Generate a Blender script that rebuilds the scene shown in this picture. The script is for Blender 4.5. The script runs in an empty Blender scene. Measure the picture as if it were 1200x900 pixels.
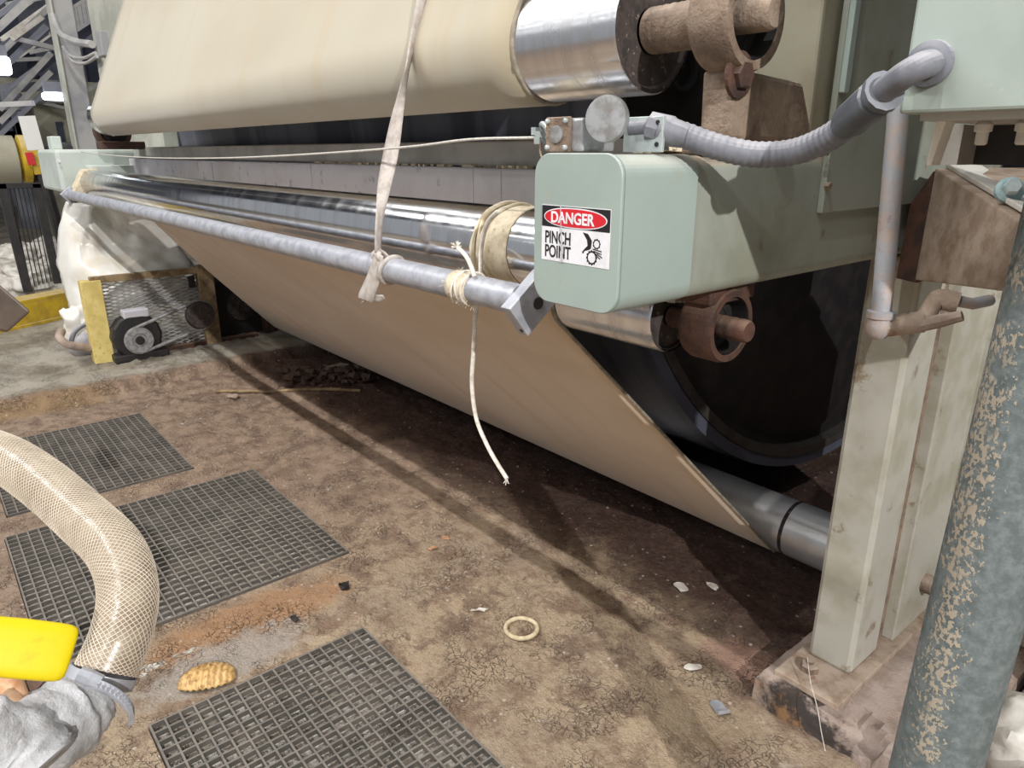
import bpy, bmesh, math, random
import numpy as np
from mathutils import Vector, Matrix, noise

random.seed(7)
S = bpy.context.scene
COL = S.collection
PI = math.pi

# ------------------------------------------------------------------ camera
F, PX, PY, H = 832.0, 600.0, 450.0, 1.5          # focal length and centre in pixels of the 1200x900 frame, eye height
PITCH = math.atan(272 / 832.0)
HEAD = math.radians(140)
hv = Vector((math.cos(HEAD), math.sin(HEAD), 0))
RV = Vector((math.sin(HEAD), -math.cos(HEAD), 0))
FW = hv * math.cos(PITCH) - Vector((0, 0, 1)) * math.sin(PITCH)
UP = Vector((0, 0, 1)) * math.cos(PITCH) + hv * math.sin(PITCH)
CAM = Vector((0, 0, H))
cd = bpy.data.cameras.new('camera')
cam = bpy.data.objects.new('camera', cd)
COL.objects.link(cam)
cam.matrix_world = Matrix(((RV.x, UP.x, -FW.x, 0), (RV.y, UP.y, -FW.y, 0), (RV.z, UP.z, -FW.z, H), (0, 0, 0, 1)))
cd.sensor_fit = 'HORIZONTAL'; cd.sensor_width = 36; cd.lens = F / 1200 * 36
cd.clip_start = 0.02; cd.clip_end = 200
S.camera = cam

# ------------------------------------------------------------------ light
w = bpy.data.worlds.new('hall'); S.world = w; w.use_nodes = True
w.node_tree.nodes['Background'].inputs[0].default_value = (0.93, 0.96, 1.0, 1)
w.node_tree.nodes['Background'].inputs[1].default_value = 0.36

def lamp(name, loc, target, power, sx, sy, color=(1, 0.985, 0.96)):
    ld = bpy.data.lights.new(name, 'AREA'); ld.shape = 'RECTANGLE'; ld.size = sx; ld.size_y = sy
    ld.energy = power; ld.color = color
    o = bpy.data.objects.new(name, ld); COL.objects.link(o)
    d = Vector(target) - Vector(loc)
    o.matrix_world = Matrix.Translation(loc) @ d.to_track_quat('-Z', 'Y').to_matrix().to_4x4()
    return o
lamp('high_bay_lamp', (0.47, -2.91, 7.0), (-1.4, 0.9, 0.3), 165, 0.10, 0.10)
lamp('high_bay_lamp', (4.6, -0.96, 4.0), (-0.7, 1.0, 1.0), 390, 0.07, 0.07)
lamp('row_lamp', (-4.8, -2.91, 7.0), (-4.8, 1.05, 0.9), 480, 7.0, 0.07)
lamp('front_lamp', (1.4, -3.6, 5.0), (-0.8, 1.4, 0.8), 55, 0.3, 0.3)
for yy, zz, pw, ww in ((0.25, 6.0, 62, 1.2), (-2.6, 5.5, 26, .3), (-5.2, 5.5, 28, .3), (-8.5, 5.5, 32, .3)):
    lamp('chrome_streak_lamp', (-3.0, yy, zz), (-3.0, 0.9, 1.0), pw, 8.0, ww)  # strips added for streak highlights along the chrome rolls

S.view_settings.view_transform = 'Standard'; S.view_settings.look = 'None'
S.view_settings.gamma = 1; S.view_settings.use_curve_mapping = False
S.view_settings.exposure = 0.0

# ------------------------------------------------------------------ helpers: points
def ray(x, y): return RV * ((x - PX) / F) + UP * ((PY - y) / F) + FW
def P(x, y, ax, val):
    d = ray(x, y); return CAM + d * ((val - CAM[ax]) / d[ax])
def D(x, y, t): return CAM + ray(x, y) * t
V = Vector

# ------------------------------------------------------------------ helpers: materials
def lin(c):
    return tuple(((v / 255) / 12.92 if v / 255 <= 0.04045 else ((v / 255 + 0.055) / 1.055) ** 2.4) for v in c) + (1,)

class NT:
    def __init__(s, name):
        s.m = bpy.data.materials.new(name); s.m.use_nodes = True
        s.t = s.m.node_tree; s.b = s.t.nodes['Principled BSDF']
    def n(s, typ, **kw):
        x = s.t.nodes.new(typ)
        for k, v in kw.items():
            if k.startswith('i_'):
                k2 = k[2:]; x.inputs[int(k2) if k2.isdigit() else k2].default_value = v
            else: setattr(x, k, v)
        return x
    def l(s, a, b): s.t.links.new(a, b)
    def pos(s):
        if not hasattr(s, '_p'): s._p = s.n('ShaderNodeNewGeometry')
        return s._p.outputs['Position']
    def nor(s):
        s.pos(); return s._p.outputs['True Normal']
    def noise(s, scale, detail=4, rough=0.6, vec=None, out=0):
        x = s.n('ShaderNodeTexNoise'); x.inputs['Scale'].default_value = scale
        x.inputs['Detail'].default_value = detail; x.inputs['Roughness'].default_value = rough
        s.l(vec if vec else s.pos(), x.inputs['Vector']); return x.outputs[out]
    def ramp(s, v, a, b, lo=0.0, hi=1.0):
        x = s.n('ShaderNodeMapRange'); x.inputs[1].default_value = a; x.inputs[2].default_value = b
        x.inputs[3].default_value = lo; x.inputs[4].default_value = hi
        x.interpolation_type = 'SMOOTHSTEP'
        s.l(v, x.inputs[0]); return x.outputs[0]
    def math(s, op, a, b=None):
        x = s.n('ShaderNodeMath', operation=op)
        for k, v in enumerate((a, b)):
            if v is None: continue
            if isinstance(v, (int, float)): x.inputs[k].default_value = v
            else: s.l(v, x.inputs[k])
        return x.outputs[0]
    def mix(s, f, a, b):
        x = s.n('ShaderNodeMix', data_type='RGBA')
        if isinstance(f, (int, float)): x.inputs[0].default_value = f
        else: s.l(f, x.inputs[0])
        for k, v in ((6, a), (7, b)):
            if isinstance(v, tuple): x.inputs[k].default_value = v
            else: s.l(v, x.inputs[k])
        return x.outputs[2]
    def sep(s, v):
        x = s.n('ShaderNodeSeparateXYZ'); s.l(v, x.inputs[0]); return x.outputs
    def stretch(s, sc):
        x = s.n('ShaderNodeVectorMath', operation='MULTIPLY'); s.l(s.pos(), x.inputs[0])
        x.inputs[1].default_value = sc; return x.outputs[0]
    def bump(s, v, strength=0.3, dist=0.01):
        x = s.n('ShaderNodeBump'); x.inputs['Strength'].default_value = strength; x.inputs['Distance'].default_value = dist
        s.l(v, x.inputs['Height']); s.l(x.outputs[0], s.b.inputs['Normal'])

def mat(name, c1, c2=None, scale=6, rough=0.6, metal=0.0, bump=0.0, bscale=40, dist=0.004, dust=None, dustc=(176, 150, 128), lo=0.4, hi=0.65, spots=None, spotc=(110, 85, 60), spec=None):
    """painted or bare surface: two tones by noise, fine relief, settled dust on upward faces, sparse stains"""
    t = NT(name); c = lin(c1)
    if c2: c = t.mix(t.ramp(t.noise(scale, 6), lo, hi), lin(c1), lin(c2))
    if spots:
        c = t.mix(t.math('MULTIPLY', t.ramp(t.noise(spots, 8, 0.7), 0.58, 0.68), 0.75), c, lin(spotc))
    r = rough
    if dust:
        nz = t.sep(t.nor())[2]
        f = t.math('MULTIPLY', t.ramp(nz, 0.15, 0.75), t.ramp(t.noise(22, 5), 0.25, 0.6, 0.35, 1.0))
        f = t.math('MULTIPLY', f, dust)
        c = t.mix(f, c, lin(dustc))
    if isinstance(c, tuple): t.b.inputs['Base Color'].default_value = c
    else: t.l(c, t.b.inputs['Base Color'])
    t.b.inputs['Roughness'].default_value = r; t.b.inputs['Metallic'].default_value = metal
    if spec is not None: t.b.inputs['Specular IOR Level'].default_value = spec
    if bump: t.bump(t.noise(bscale, 6, 0.65), bump, dist)
    return t.m

M = {}
M['green'] = mat('green_paint', (150, 163, 157), (143, 155, 149), 5, 0.38, bump=0.05, bscale=90, spots=24, spotc=(150, 156, 144), dust=0.55, dustc=(200, 196, 186))
M['green_shade'] = mat('shaded_green_paint', (143, 148, 138), (128, 130, 116), 4, 0.45, bump=0.06, bscale=60, spots=9, spotc=(104, 88, 64), dust=0.7)  # green paint toned down for cabinet shade on arm and cover plate
M['green_far'] = mat('pale_green_paint', (190, 198, 192), (174, 184, 177), 5, 0.5, dust=0.6, dustc=(205, 208, 196))
M['post'] = mat('grey_green_post_paint', (180, 178, 168), (162, 158, 142), 7, 0.33, bump=0.06, bscale=70, spots=11, spotc=(120, 98, 70))
M['column'] = mat('grey_column_paint', (176, 176, 166), (150, 150, 140), 3, 0.55)
M['cabinet'] = mat('cabinet_paint', (156, 166, 159), (149, 159, 152), 8, 0.5, bump=0.12, bscale=180, dist=0.001, spots=30, spotc=(170, 178, 166))
M['chrome'] = None
M['galv'] = mat('galvanised_steel', (182, 184, 192), (156, 158, 166), 30, 0.42, 0.4, bump=0.1, bscale=140, dist=0.001)
M['conduit'] = mat('dusty_galvanised', (158, 160, 166), (176, 158, 148), 28, 0.62, 0.25, bump=0.4, bscale=170, dist=0.002, spots=40, spotc=(120, 122, 130))
M['greyplastic'] = mat('dusty_grey_plastic', (116, 118, 126), (100, 102, 110), 30, 0.6, bump=0.2, bscale=220, dist=0.001, dust=0.85, dustc=(164, 162, 166))
M['dkplastic'] = mat('dark_grey_fitting', (78, 82, 90), (94, 98, 106), 20, 0.4, dust=0.6, dustc=(178, 178, 184))
M['alu'] = mat('cast_aluminium', (170, 172, 174), (140, 138, 136), 40, 0.42, 0.5, bump=0.2, bscale=160, dist=0.001, spots=25, spotc=(150, 118, 98))
M['zinc'] = mat('pale_zinc', (186, 194, 194), (168, 176, 176), 20, 0.45, 0.35)
M['dusty_rust'] = mat('dusty_rusty_iron', (142, 124, 108), (108, 90, 76), 18, 0.9, bump=0.8, bscale=150, dist=0.005, dust=0.75, dustc=(176, 158, 142))
M['rust'] = mat('dark_rusty_iron', (82, 54, 42), (54, 40, 34), 25, 0.75, bump=0.6, bscale=100, dist=0.003, dust=0.45, dustc=(150, 122, 104))
M['dirty_dark'] = mat('grimy_brown_iron', (66, 56, 52), (42, 36, 34), 40, 0.8, bump=0.6, bscale=220, dist=0.003, spots=70, spotc=(150, 130, 122))
M['black'] = mat('black_iron', (30, 29, 30), (44, 40, 38), 12, 0.55, bump=0.2, bscale=60)
M['muddy'] = mat('mud_lump', (92, 72, 62), (66, 52, 46), 30, 0.85, bump=0.8, bscale=80, dist=0.01)
M['rimiron'] = mat('dull_rim_iron', (92, 88, 84), (70, 66, 62), 8, 0.32, 0.5)
M['braid'] = mat('pale_braid', (196, 184, 166), rough=0.5)
M['void'] = mat('dark_wall', (44, 44, 48), (34, 34, 38), 2, 0.9)
M['beamgrey'] = mat('grey_steel', (192, 190, 196), (172, 170, 174), 3, 0.55, 0.0, bump=0.08, bscale=40, spots=13, spotc=(104, 100, 96))
M['beamolive'] = mat('olive_grey_steel', (184, 181, 174), (160, 157, 150), 4, 0.6, bump=0.2, bscale=60, spots=16, spotc=(150, 146, 146), dust=0.5)
M['yellow'] = mat('bright_yellow_vinyl', (216, 194, 14), (206, 182, 12), 8, 0.36, spots=14, spotc=(190, 168, 20))
M['yellowpost'] = mat('worn_yellow_paint', (226, 206, 132), (206, 182, 106), 9, 0.6, bump=0.2, bscale=50, spots=34, spotc=(120, 96, 60))
M['yellowsteel'] = mat('yellow_steel', (206, 172, 44), (170, 140, 48), 6, 0.55, dust=0.9, dustc=(196, 176, 130))
M['wood'] = mat('worn_timber', (150, 128, 96), (108, 90, 66), 18, 0.8, bump=0.4, bscale=60)
M['web'] = mat('grey_webbing', (184, 176, 170), (164, 154, 146), 60, 0.85, bump=0.3, bscale=300, dist=0.001)
M['cord'] = mat('white_cord', (214, 208, 198), (190, 180, 168), 80, 0.85, bump=0.3, bscale=400, dist=0.001)
M['tape'] = mat('cream_canvas_tape', (206, 194, 170), (184, 168, 142), 40, 0.8, bump=0.4, bscale=220, dist=0.002, spots=60, spotc=(150, 124, 96))
M['wire'] = mat('steel_wire_rope', (206, 202, 194), (180, 176, 170), 200, 0.5, 0.2)
M['concrete'] = mat('dusty_concrete', (172, 154, 142), (146, 128, 114), 12, 0.85, bump=0.8, bscale=130, dist=0.004, spots=9, spotc=(160, 118, 78))
M['pinkdust'] = mat('dusty_steel_plate', (170, 152, 136), (144, 124, 106), 22, 0.85, bump=0.6, bscale=150, dist=0.003, spots=16, spotc=(130, 92, 62))
M['sack'] = mat('white_sack', (214, 210, 202), (190, 182, 172), 10, 0.55, bump=0.3, bscale=40, dist=0.004)
M['whitepaint'] = mat('white_paint', (224, 224, 220))
M['redpaint'] = mat('sign_red', (196, 30, 42), rough=0.45)
M['signblack'] = mat('sign_black', (28, 26, 28), rough=0.45)
M['signwhite'] = mat('sign_white', (222, 222, 226), (208, 208, 212), 30, 0.45)
M['rubber'] = mat('black_rubber', (38, 38, 40), (56, 54, 54), 20, 0.7, dust=0.5)
M['belt'] = mat('grey_belt', (140, 138, 138), (110, 108, 108), 40, 0.8)
M['ring'] = mat('cream_ring', (206, 192, 160), (180, 164, 132), 60, 0.8, bump=0.3, bscale=200, dist=0.001)
M['shellm'] = mat('tan_shell', (206, 170, 112), (150, 112, 66), 60, 0.45, bump=0.3, bscale=160, dist=0.001)
M['leaf'] = mat('orange_scrap', (186, 146, 112), (160, 118, 86), 60, 0.7)
M['glassy'] = mat('pale_clear_scrap', (190, 196, 200), (160, 166, 172), 60, 0.25)
M['hallgrey'] = mat('hall_grey', (128, 130, 140), (100, 104, 116), 1.5, 0.8)
M['halldark'] = mat('hall_dark', (64, 68, 82), (48, 52, 64), 2.0, 0.8)
M['halllight'] = mat('hall_pale_steel', (170, 168, 166), (140, 140, 142), 3, 0.7)
M['hallbeige'] = mat('hall_beige_sheet', (158, 154, 136), (140, 136, 120), 2, 0.8)

# chrome: polished but faintly scuffed round the roll
def chrome(name, r0, r1):
    t = NT(name)
    n = t.noise(6, 3, 0.6, t.stretch((4, 0.6, 0.6)))
    t.l(t.mix(t.ramp(n, 0.35, 0.7), lin((226, 228, 232)), lin((208, 208, 210))), t.b.inputs['Base Color'])
    t.b.inputs['Metallic'].default_value = 1
    t.l(t.ramp(n, 0.3, 0.75, r0, r1), t.b.inputs['Roughness'])
    if r0 < 0.2: t.bump(t.noise(60, 4, 0.6, t.stretch((6, 1, 1))), 0.02, 0.001)
    return t.m
M['chrome'] = chrome('polished_chrome', 0.13, 0.22)
M['dull'] = mat('dull_worn_chrome', (206, 206, 208), (186, 184, 182), 5, 0.3, 0.55)
M['satin'] = chrome('satin_chrome', 0.2, 0.3)

def felt(name, base, alt, brown, z0, z1):
    t = NT(name)
    a = t.noise(2.2, 3, 0.5, t.stretch((0.5, 1, 1)))
    b = t.noise(3.0, 3, 0.5, t.stretch((2.5, 0.25, 0.25)))
    c = t.mix(t.ramp(a, 0.35, 0.7), lin(base), lin(alt))
    c = t.mix(t.math('MULTIPLY', t.ramp(b, 0.5, 0.75), 0.6), c, lin(brown))
    t.l(c, t.b.inputs['Base Color']); t.b.inputs['Roughness'].default_value = 0.85
    t.b.inputs['Sheen Weight'].default_value = 0.25
    t.bump(t.noise(420, 3, 0.6), 0.12, 0.001)
    return t.m
M['felt_up'] = felt('cream_felt', (166, 159, 141), (159, 150, 130), (163, 147, 120), 0, 1)
M['felt_lo'] = felt('tan_felt', (214, 194, 170), (202, 178, 150), (198, 170, 136), 0, 1)
M['felt_edge'] = mat('felt_edge_seal', (150, 140, 124), (120, 110, 96), 50, 0.8)

def pipe_mat():
    t = NT('flaking_grey_pipe')
    base = t.mix(t.ramp(t.noise(60, 6, 0.7), 0.35, 0.7), lin((86, 95, 95)), lin((114, 122, 123)))
    # tan lime scale that clings down one side of the pipe
    xyz = t.sep(t.pos())
    side = t.math('ADD', t.math('MULTIPLY', xyz[0], 0.85), t.math('MULTIPLY', xyz[1], 0.52))
    band = t.math('SUBTRACT', 1.0, t.ramp(t.math('ABSOLUTE', t.math('ADD', t.math('ADD', side, -0.330), t.math('MULTIPLY', xyz[2], 0.010))), 0.0, 0.042))
    fl = t.noise(170, 3, 0.6, t.stretch((1, 1, 0.7)))
    f = t.ramp(t.math('ADD', fl, t.math('MULTIPLY', band, 0.26)), 0.725, 0.775)
    f2 = t.ramp(t.noise(12, 3), 0.40, 0.50)
    f = t.math('MULTIPLY', f, f2)
    t.l(t.mix(f, base, lin((160, 149, 132))), t.b.inputs['Base Color'])
    t.b.inputs['Roughness'].default_value = 0.55
    t.bump(t.math('ADD', t.math('MULTIPLY', f, 0.8), t.math('MULTIPLY', t.noise(120, 4), 0.3)), 0.5, 0.003)
    return t.m
M['flakepipe'] = pipe_mat()

def mud():
    t = NT('mud_caked_concrete')
    xyz = t.sep(t.pos()); X, Y, Z = xyz[0], xyz[1], xyz[2]
    n1 = t.noise(2.2, 8, 0.65); n2 = t.noise(9, 8, 0.7); n3 = t.noise(45, 6, 0.7)
    c = t.mix(t.ramp(n1, 0.38, 0.62), lin((188, 166, 138)), lin((172, 152, 130)))
    c = t.mix(t.ramp(n2, 0.45, 0.62), c, lin((142, 118, 98)))
    c = t.mix(t.math('MULTIPLY', t.ramp(t.noise(5.0, 9, 0.72), 0.55, 0.60), 0.55), c, lin((112, 92, 76)))
    c = t.mix(t.math('MULTIPLY', t.ramp(t.noise(70, 5, 0.75), 0.52, 0.66), 0.45), c, lin((112, 92, 74)))
    c = t.mix(t.math('MULTIPLY', t.ramp(t.noise(85, 5, 0.75), 0.56, 0.68), 0.4), c, lin((204, 184, 160)))
    # reddish brown mud further along the machine
    jit = t.math('MULTIPLY', t.math('SUBTRACT', n1, 0.5), 1.6)
    fX = t.ramp(t.math('ADD', X, jit), -1.9, -2.9)
    c = t.mix(t.math('MULTIPLY', fX, 0.75), c, t.mix(t.ramp(n2, 0.4, 0.6), lin((156, 132, 114)), lin((130, 108, 92))))
    # dark reddish brown beneath the machine
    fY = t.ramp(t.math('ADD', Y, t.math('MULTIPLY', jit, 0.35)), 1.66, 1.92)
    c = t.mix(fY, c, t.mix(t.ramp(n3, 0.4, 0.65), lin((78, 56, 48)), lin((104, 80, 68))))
    # orange rust bleed in front of the middle grate, grey washed patch nearer
    def blob(cx, cy, rx, ry, amp=0.5):
        a = t.math('POWER', t.math('DIVIDE', t.math('ADD', X, -cx), rx), 2.0)
        b = t.math('POWER', t.math('DIVIDE', t.math('ADD', Y, -cy), ry), 2.0)
        d = t.math('SQRT', t.math('ADD', a, b))
        return t.ramp(t.math('ADD', d, t.math('MULTIPLY', t.math('SUBTRACT', n2, 0.5), amp * 4)), 1.0, 0.55)
    c = t.mix(t.math('MULTIPLY', blob(-2.12, 0.62, 0.16, 0.42), 0.8), c, lin((172, 130, 94)))
    c = t.mix(t.math('MULTIPLY', blob(-1.97, 0.48, 0.13, 0.34), 0.85), c, lin((172, 162, 152)))
    c = t.mix(t.math('MULTIPLY', blob(-3.42, 0.55, 0.07, 0.42, 0.3), 0.6), c, lin((166, 142, 118)))
    c = t.mix(t.math('MULTIPLY', blob(-0.90, 1.42, 0.22, 0.16), 0.25), c, lin((140, 120, 86)))
    c = t.mix(t.math('MULTIPLY', blob(-0.92, 1.72, 0.16, 0.12), 0.75), c, lin((170, 132, 116)))
    # bare grey washed concrete beyond the step
    fS = t.ramp(t.math('ADD', X, t.math('MULTIPLY', jit, 0.1)), -5.05, -5.2)
    c = t.mix(fS, c, t.mix(t.ramp(n1, 0.4, 0.62), lin((176, 168, 154)), lin((138, 128, 112))))
    fO = t.math('MULTIPLY', t.ramp(t.math('ABSOLUTE', t.math('ADD', X, 4.98)), 0.16, 0.05), t.ramp(Y, 0.95, 0.6))
    c = t.mix(t.math('MULTIPLY', fO, 0.7), c, lin((150, 122, 84)))
    # wet sump under the grates
    fP = t.ramp(Z, -0.0075, -0.0095)
    c = t.mix(fP, c, t.mix(t.ramp(t.noise(38, 5, 0.7), 0.4, 0.55), lin((228, 222, 212)), lin((168, 156, 142))))
    # pale flecks of paper pulp
    vo = t.n('ShaderNodeTexVoronoi'); vo.inputs['Scale'].default_value = 26; vo.inputs['Randomness'].default_value = 1
    t.l(t.pos(), vo.inputs['Vector'])
    fl = t.math('MULTIPLY', t.ramp(vo.outputs['Distance'], 0.17, 0.11), t.ramp(t.noise(3.5, 4), 0.42, 0.58))
    c = t.mix(t.math('MULTIPLY', fl, 0.85), c, lin((206, 192, 178)))
    # crazed cracks
    vc = t.n('ShaderNodeTexVoronoi', feature='DISTANCE_TO_EDGE'); vc.inputs['Scale'].default_value = 42
    wp = t.n('ShaderNodeVectorMath', operation='ADD')
    t.l(t.pos(), wp.inputs[0])
    ws = t.n('ShaderNodeVectorMath', operation='SCALE'); ws.inputs['Scale'].default_value = 0.09
    nn = t.n('ShaderNodeTexNoise'); nn.inputs['Scale'].default_value = 22; t.l(t.pos(), nn.inputs['Vector'])
    t.l(nn.outputs['Color'], ws.inputs[0]); t.l(ws.outputs[0], wp.inputs[1]); t.l(wp.outputs[0], vc.inputs['Vector'])
    crack = t.math('MULTIPLY', t.ramp(vc.outputs['Distance'], 0.07, 0.0), t.ramp(t.noise(6.0, 5), 0.46, 0.62))
    c = t.mix(t.math('MULTIPLY', crack, 0.38), c, lin((84, 66, 52)))
    t.l(c, t.b.inputs['Base Color'])
    wet = t.ramp(t.noise(3.1, 6, 0.65), 0.45, 0.68, 0.85, 0.38)
    wet2 = t.math('SUBTRACT', wet, t.math('MULTIPLY', blob(-2.0, 0.4, 0.4, 0.6), 0.35))
    t.l(t.math('MAXIMUM', wet2, 0.16), t.b.inputs['Roughness'])
    hgt = t.math('ADD', t.math('ADD', t.math('MULTIPLY', n3, 0.55), t.math('MULTIPLY', t.noise(150, 5, 0.7), 0.30)), t.math('MULTIPLY', crack, -0.5))
    t.bump(hgt, 1.0, 0.026)
    return t.m
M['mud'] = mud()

def plastic_sheet():
    t = NT('milky_plastic_film')
    t.b.inputs['Base Color'].default_value = lin((226, 224, 216)); t.b.inputs['Roughness'].default_value = 0.28
    t.b.inputs['Transmission Weight'].default_value = 0.0
    t.l(t.mix(t.ramp(t.noise(2.5, 4), 0.45, 0.7), lin((226, 224, 218)), lin((212, 203, 188))), t.b.inputs['Base Color'])
    return t.m
M['film'] = plastic_sheet()

def braided():
    t = NT('braided_clear_hose')
    n = t.noise(26, 5, 0.6)
    t.l(t.mix(t.ramp(n, 0.35, 0.65), lin((150, 136, 118)), lin((120, 102, 84))), t.b.inputs['Base Color'])
    t.b.inputs['Roughness'].default_value = 0.3; t.b.inputs['Coat Weight'].default_value = 0.5
    t.b.inputs['Coat Roughness'].default_value = 0.2
    t.bump(t.noise(160, 4), 0.2, 0.002)
    return t.m
M['hose'] = braided()
M['wrap'] = mat('grey_wet_wrapping', (176, 176, 178), (146, 144, 144), 22, 0.42, bump=0.7, bscale=60, dist=0.006, spots=30, spotc=(206, 204, 204))
M['grate'] = mat('grey_grating', (84, 80, 75), (108, 102, 95), 9, 0.6, bump=0.3, bscale=150, dist=0.002, dust=0.45, dustc=(146, 138, 128))

def shell_iron():
    t = NT('dark_polished_drum')
    n = t.noise(3.2, 4, 0.6, t.stretch((1.3, 0.05, 0.05)))  # pale streaks round the drum paint reflections into its colour
    t.l(t.mix(t.ramp(n, 0.4, 0.62), lin((84, 88, 104)), lin((128, 132, 146))), t.b.inputs['Base Color'])
    t.b.inputs['Metallic'].default_value = 0.35
    t.b.inputs['Roughness'].default_value = 0.4
    return t.m
M['drum'] = shell_iron()
def emit(name, c, s):
    t = NT(name); t.b.inputs['Emission Color'].default_value = c; t.b.inputs['Emission Strength'].default_value = s
    t.b.inputs['Base Color'].default_value = (0.8, 0.8, 0.8, 1); return t.m
M['tube'] = emit('fluorescent_glow', (0.9, 0.97, 1, 1), 6.0)

# ------------------------------------------------------------------ helpers: objects
def tag(o, label=None, cat=None, group=None, kind=None):
    if label: o['label'] = label
    if cat: o['category'] = cat
    if group: o['group'] = group
    if kind: o['kind'] = kind
    return o
def thing(name, loc, label, cat, group=None):
    o = bpy.data.objects.new(name, None); COL.objects.link(o); o.location = loc; o.empty_display_size = 0.05
    return tag(o, label, cat, group)

class MB:
    def __init__(s): s.v = []; s.f = []
    def add(s, vs, fs):
        b = len(s.v); s.v += [tuple(x) for x in vs]; s.f += [tuple(b + i for i in q) for q in fs]; return s
    def box(s, c, size, R=None):
        c = V(c); h = V(size) / 2; vs = []
        for x in (-1, 1):
            for y in (-1, 1):
                for z in (-1, 1):
                    p = V((x * h.x, y * h.y, z * h.z)); vs.append(c + (R @ p if R else p))
        return s.add(vs, [(0, 1, 3, 2), (4, 6, 7, 5), (0, 4, 5, 1), (2, 3, 7, 6), (0, 2, 6, 4), (1, 5, 7, 3)])
    def mm(s, lo, hi):
        lo = V(lo); hi = V(hi); return s.box((lo + hi) / 2, hi - lo)
    def hexa(s, a, b):           # two quads of four corners each
        vs = list(a) + list(b)
        return s.add(vs, [(3, 2, 1, 0), (4, 5, 6, 7), (0, 1, 5, 4), (1, 2, 6, 5), (2, 3, 7, 6), (3, 0, 4, 7)])
    def prism(s, poly, ext):
        n = len(poly); ext = V(ext); vs = [V(p) for p in poly] + [V(p) + ext for p in poly]
        return s.add(vs, [tuple(range(n - 1, -1, -1)), tuple(range(n, 2 * n))] + [(i, (i + 1) % n, n + (i + 1) % n, n + i) for i in range(n)])
    def tube(s, pts, r, seg=16, caps=True, rf=None, closed=False):
        pts = [V(p) for p in pts]; n = len(pts); fr = []
        prev = None
        for i in range(n):
            a = pts[(i - 1) % n] if (closed or i) else pts[0]; b = pts[(i + 1) % n] if (closed or i < n - 1) else pts[-1]
            t = (b - a).normalized()
            if prev is None:
                u = t.cross(V((0, 0, 1)));
                if u.length < 0.1: u = t.cross(V((0, 1, 0)))
            else: u = prev - t * prev.dot(t)
            u.normalize(); prev = u; fr.append((u, t.cross(u)))
        vs = []
        for i, (u, q) in enumerate(fr):
            for k in range(seg):
                th = 2 * PI * k / seg; rr = r[i] if isinstance(r, (list, tuple)) else r
                if rf: rr *= rf(i, th)
                vs.append(pts[i] + (u * math.cos(th) + q * math.sin(th)) * rr)
        fs = []
        for i in range(n if closed else n - 1):
            j = (i + 1) % n
            for k in range(seg):
                k2 = (k + 1) % seg; fs.append((i * seg + k, i * seg + k2, j * seg + k2, j * seg + k))
        if caps and not closed: fs += [tuple(range(seg - 1, -1, -1)), tuple((n - 1) * seg + k for k in range(seg))]
        return s.add(vs, fs)
    def lathe(s, o, axis, prof, seg=32, cap0=True, cap1=True):   # prof: list of (along, radius)
        o = V(o); a = V(axis).normalized(); u = a.cross(V((0, 0, 1)))
        if u.length < 0.1: u = a.cross(V((0, 1, 0)))
        u.normalize(); q = a.cross(u); vs = []
        for (t, r) in prof:
            for k in range(seg):
                th = 2 * PI * k / seg; vs.append(o + a * t + (u * math.cos(th) + q * math.sin(th)) * r)
        fs = []
        for i in range(len(prof) - 1):
            for k in range(seg):
                k2 = (k + 1) % seg; fs.append((i * seg + k, i * seg + k2, (i + 1) * seg + k2, (i + 1) * seg + k))
        if cap0: fs.append(tuple(range(seg - 1, -1, -1)))
        if cap1: fs.append(tuple((len(prof) - 1) * seg + k for k in range(seg)))
        return s.add(vs, fs)
    def grid(s, rows):
        nr, nc = len(rows), len(rows[0]); vs = [p for r in rows for p in r]
        return s.add(vs, [(i * nc + j, i * nc + j + 1, (i + 1) * nc + j + 1, (i + 1) * nc + j) for i in range(nr - 1) for j in range(nc - 1)])
    def build(s, name, m, parent=None, smooth=False, bevel=0, solid=0, subd=0, angle=40, kind=None, label=None):
        me = bpy.data.meshes.new(name); me.from_pydata(s.v, [], s.f)
        bm = bmesh.new(); bm.from_mesh(me); bmesh.ops.recalc_face_normals(bm, faces=bm.faces)
        if smooth:
            for f in bm.faces: f.smooth = True
            for e in bm.edges:
                if len(e.link_faces) == 2 and e.calc_face_angle(0) > math.radians(angle): e.smooth = False
        bm.to_mesh(me); bm.free(); me.update()
        me.materials.append(M[m] if isinstance(m, str) else m)
        o = bpy.data.objects.new(name, me); COL.objects.link(o)
        if bevel:
            b = o.modifiers.new('edge', 'BEVEL'); b.width = bevel; b.segments = 2; b.limit_method = 'ANGLE'; b.angle_limit = math.radians(50)
        if solid:
            b = o.modifiers.new('thick', 'SOLIDIFY'); b.thickness = solid; b.offset = 0
        if subd:
            b = o.modifiers.new('round', 'SUBSURF'); b.levels = subd; b.render_levels = subd
        if parent: put(o, parent)
        if kind: o['kind'] = kind
        if label: o['label'] = label
        return o
def put(o, parent):
    o.parent = parent
    if parent.type == 'EMPTY': o.matrix_parent_inverse = Matrix.Translation(-parent.location)
def dup(o, parent=None, loc=None):
    c = o.copy(); COL.objects.link(c)
    if parent is not None:
        c.parent = parent
    if loc is not None: c.location = loc
    for ch in list(o.children): dup(ch, c)
    return c

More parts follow.
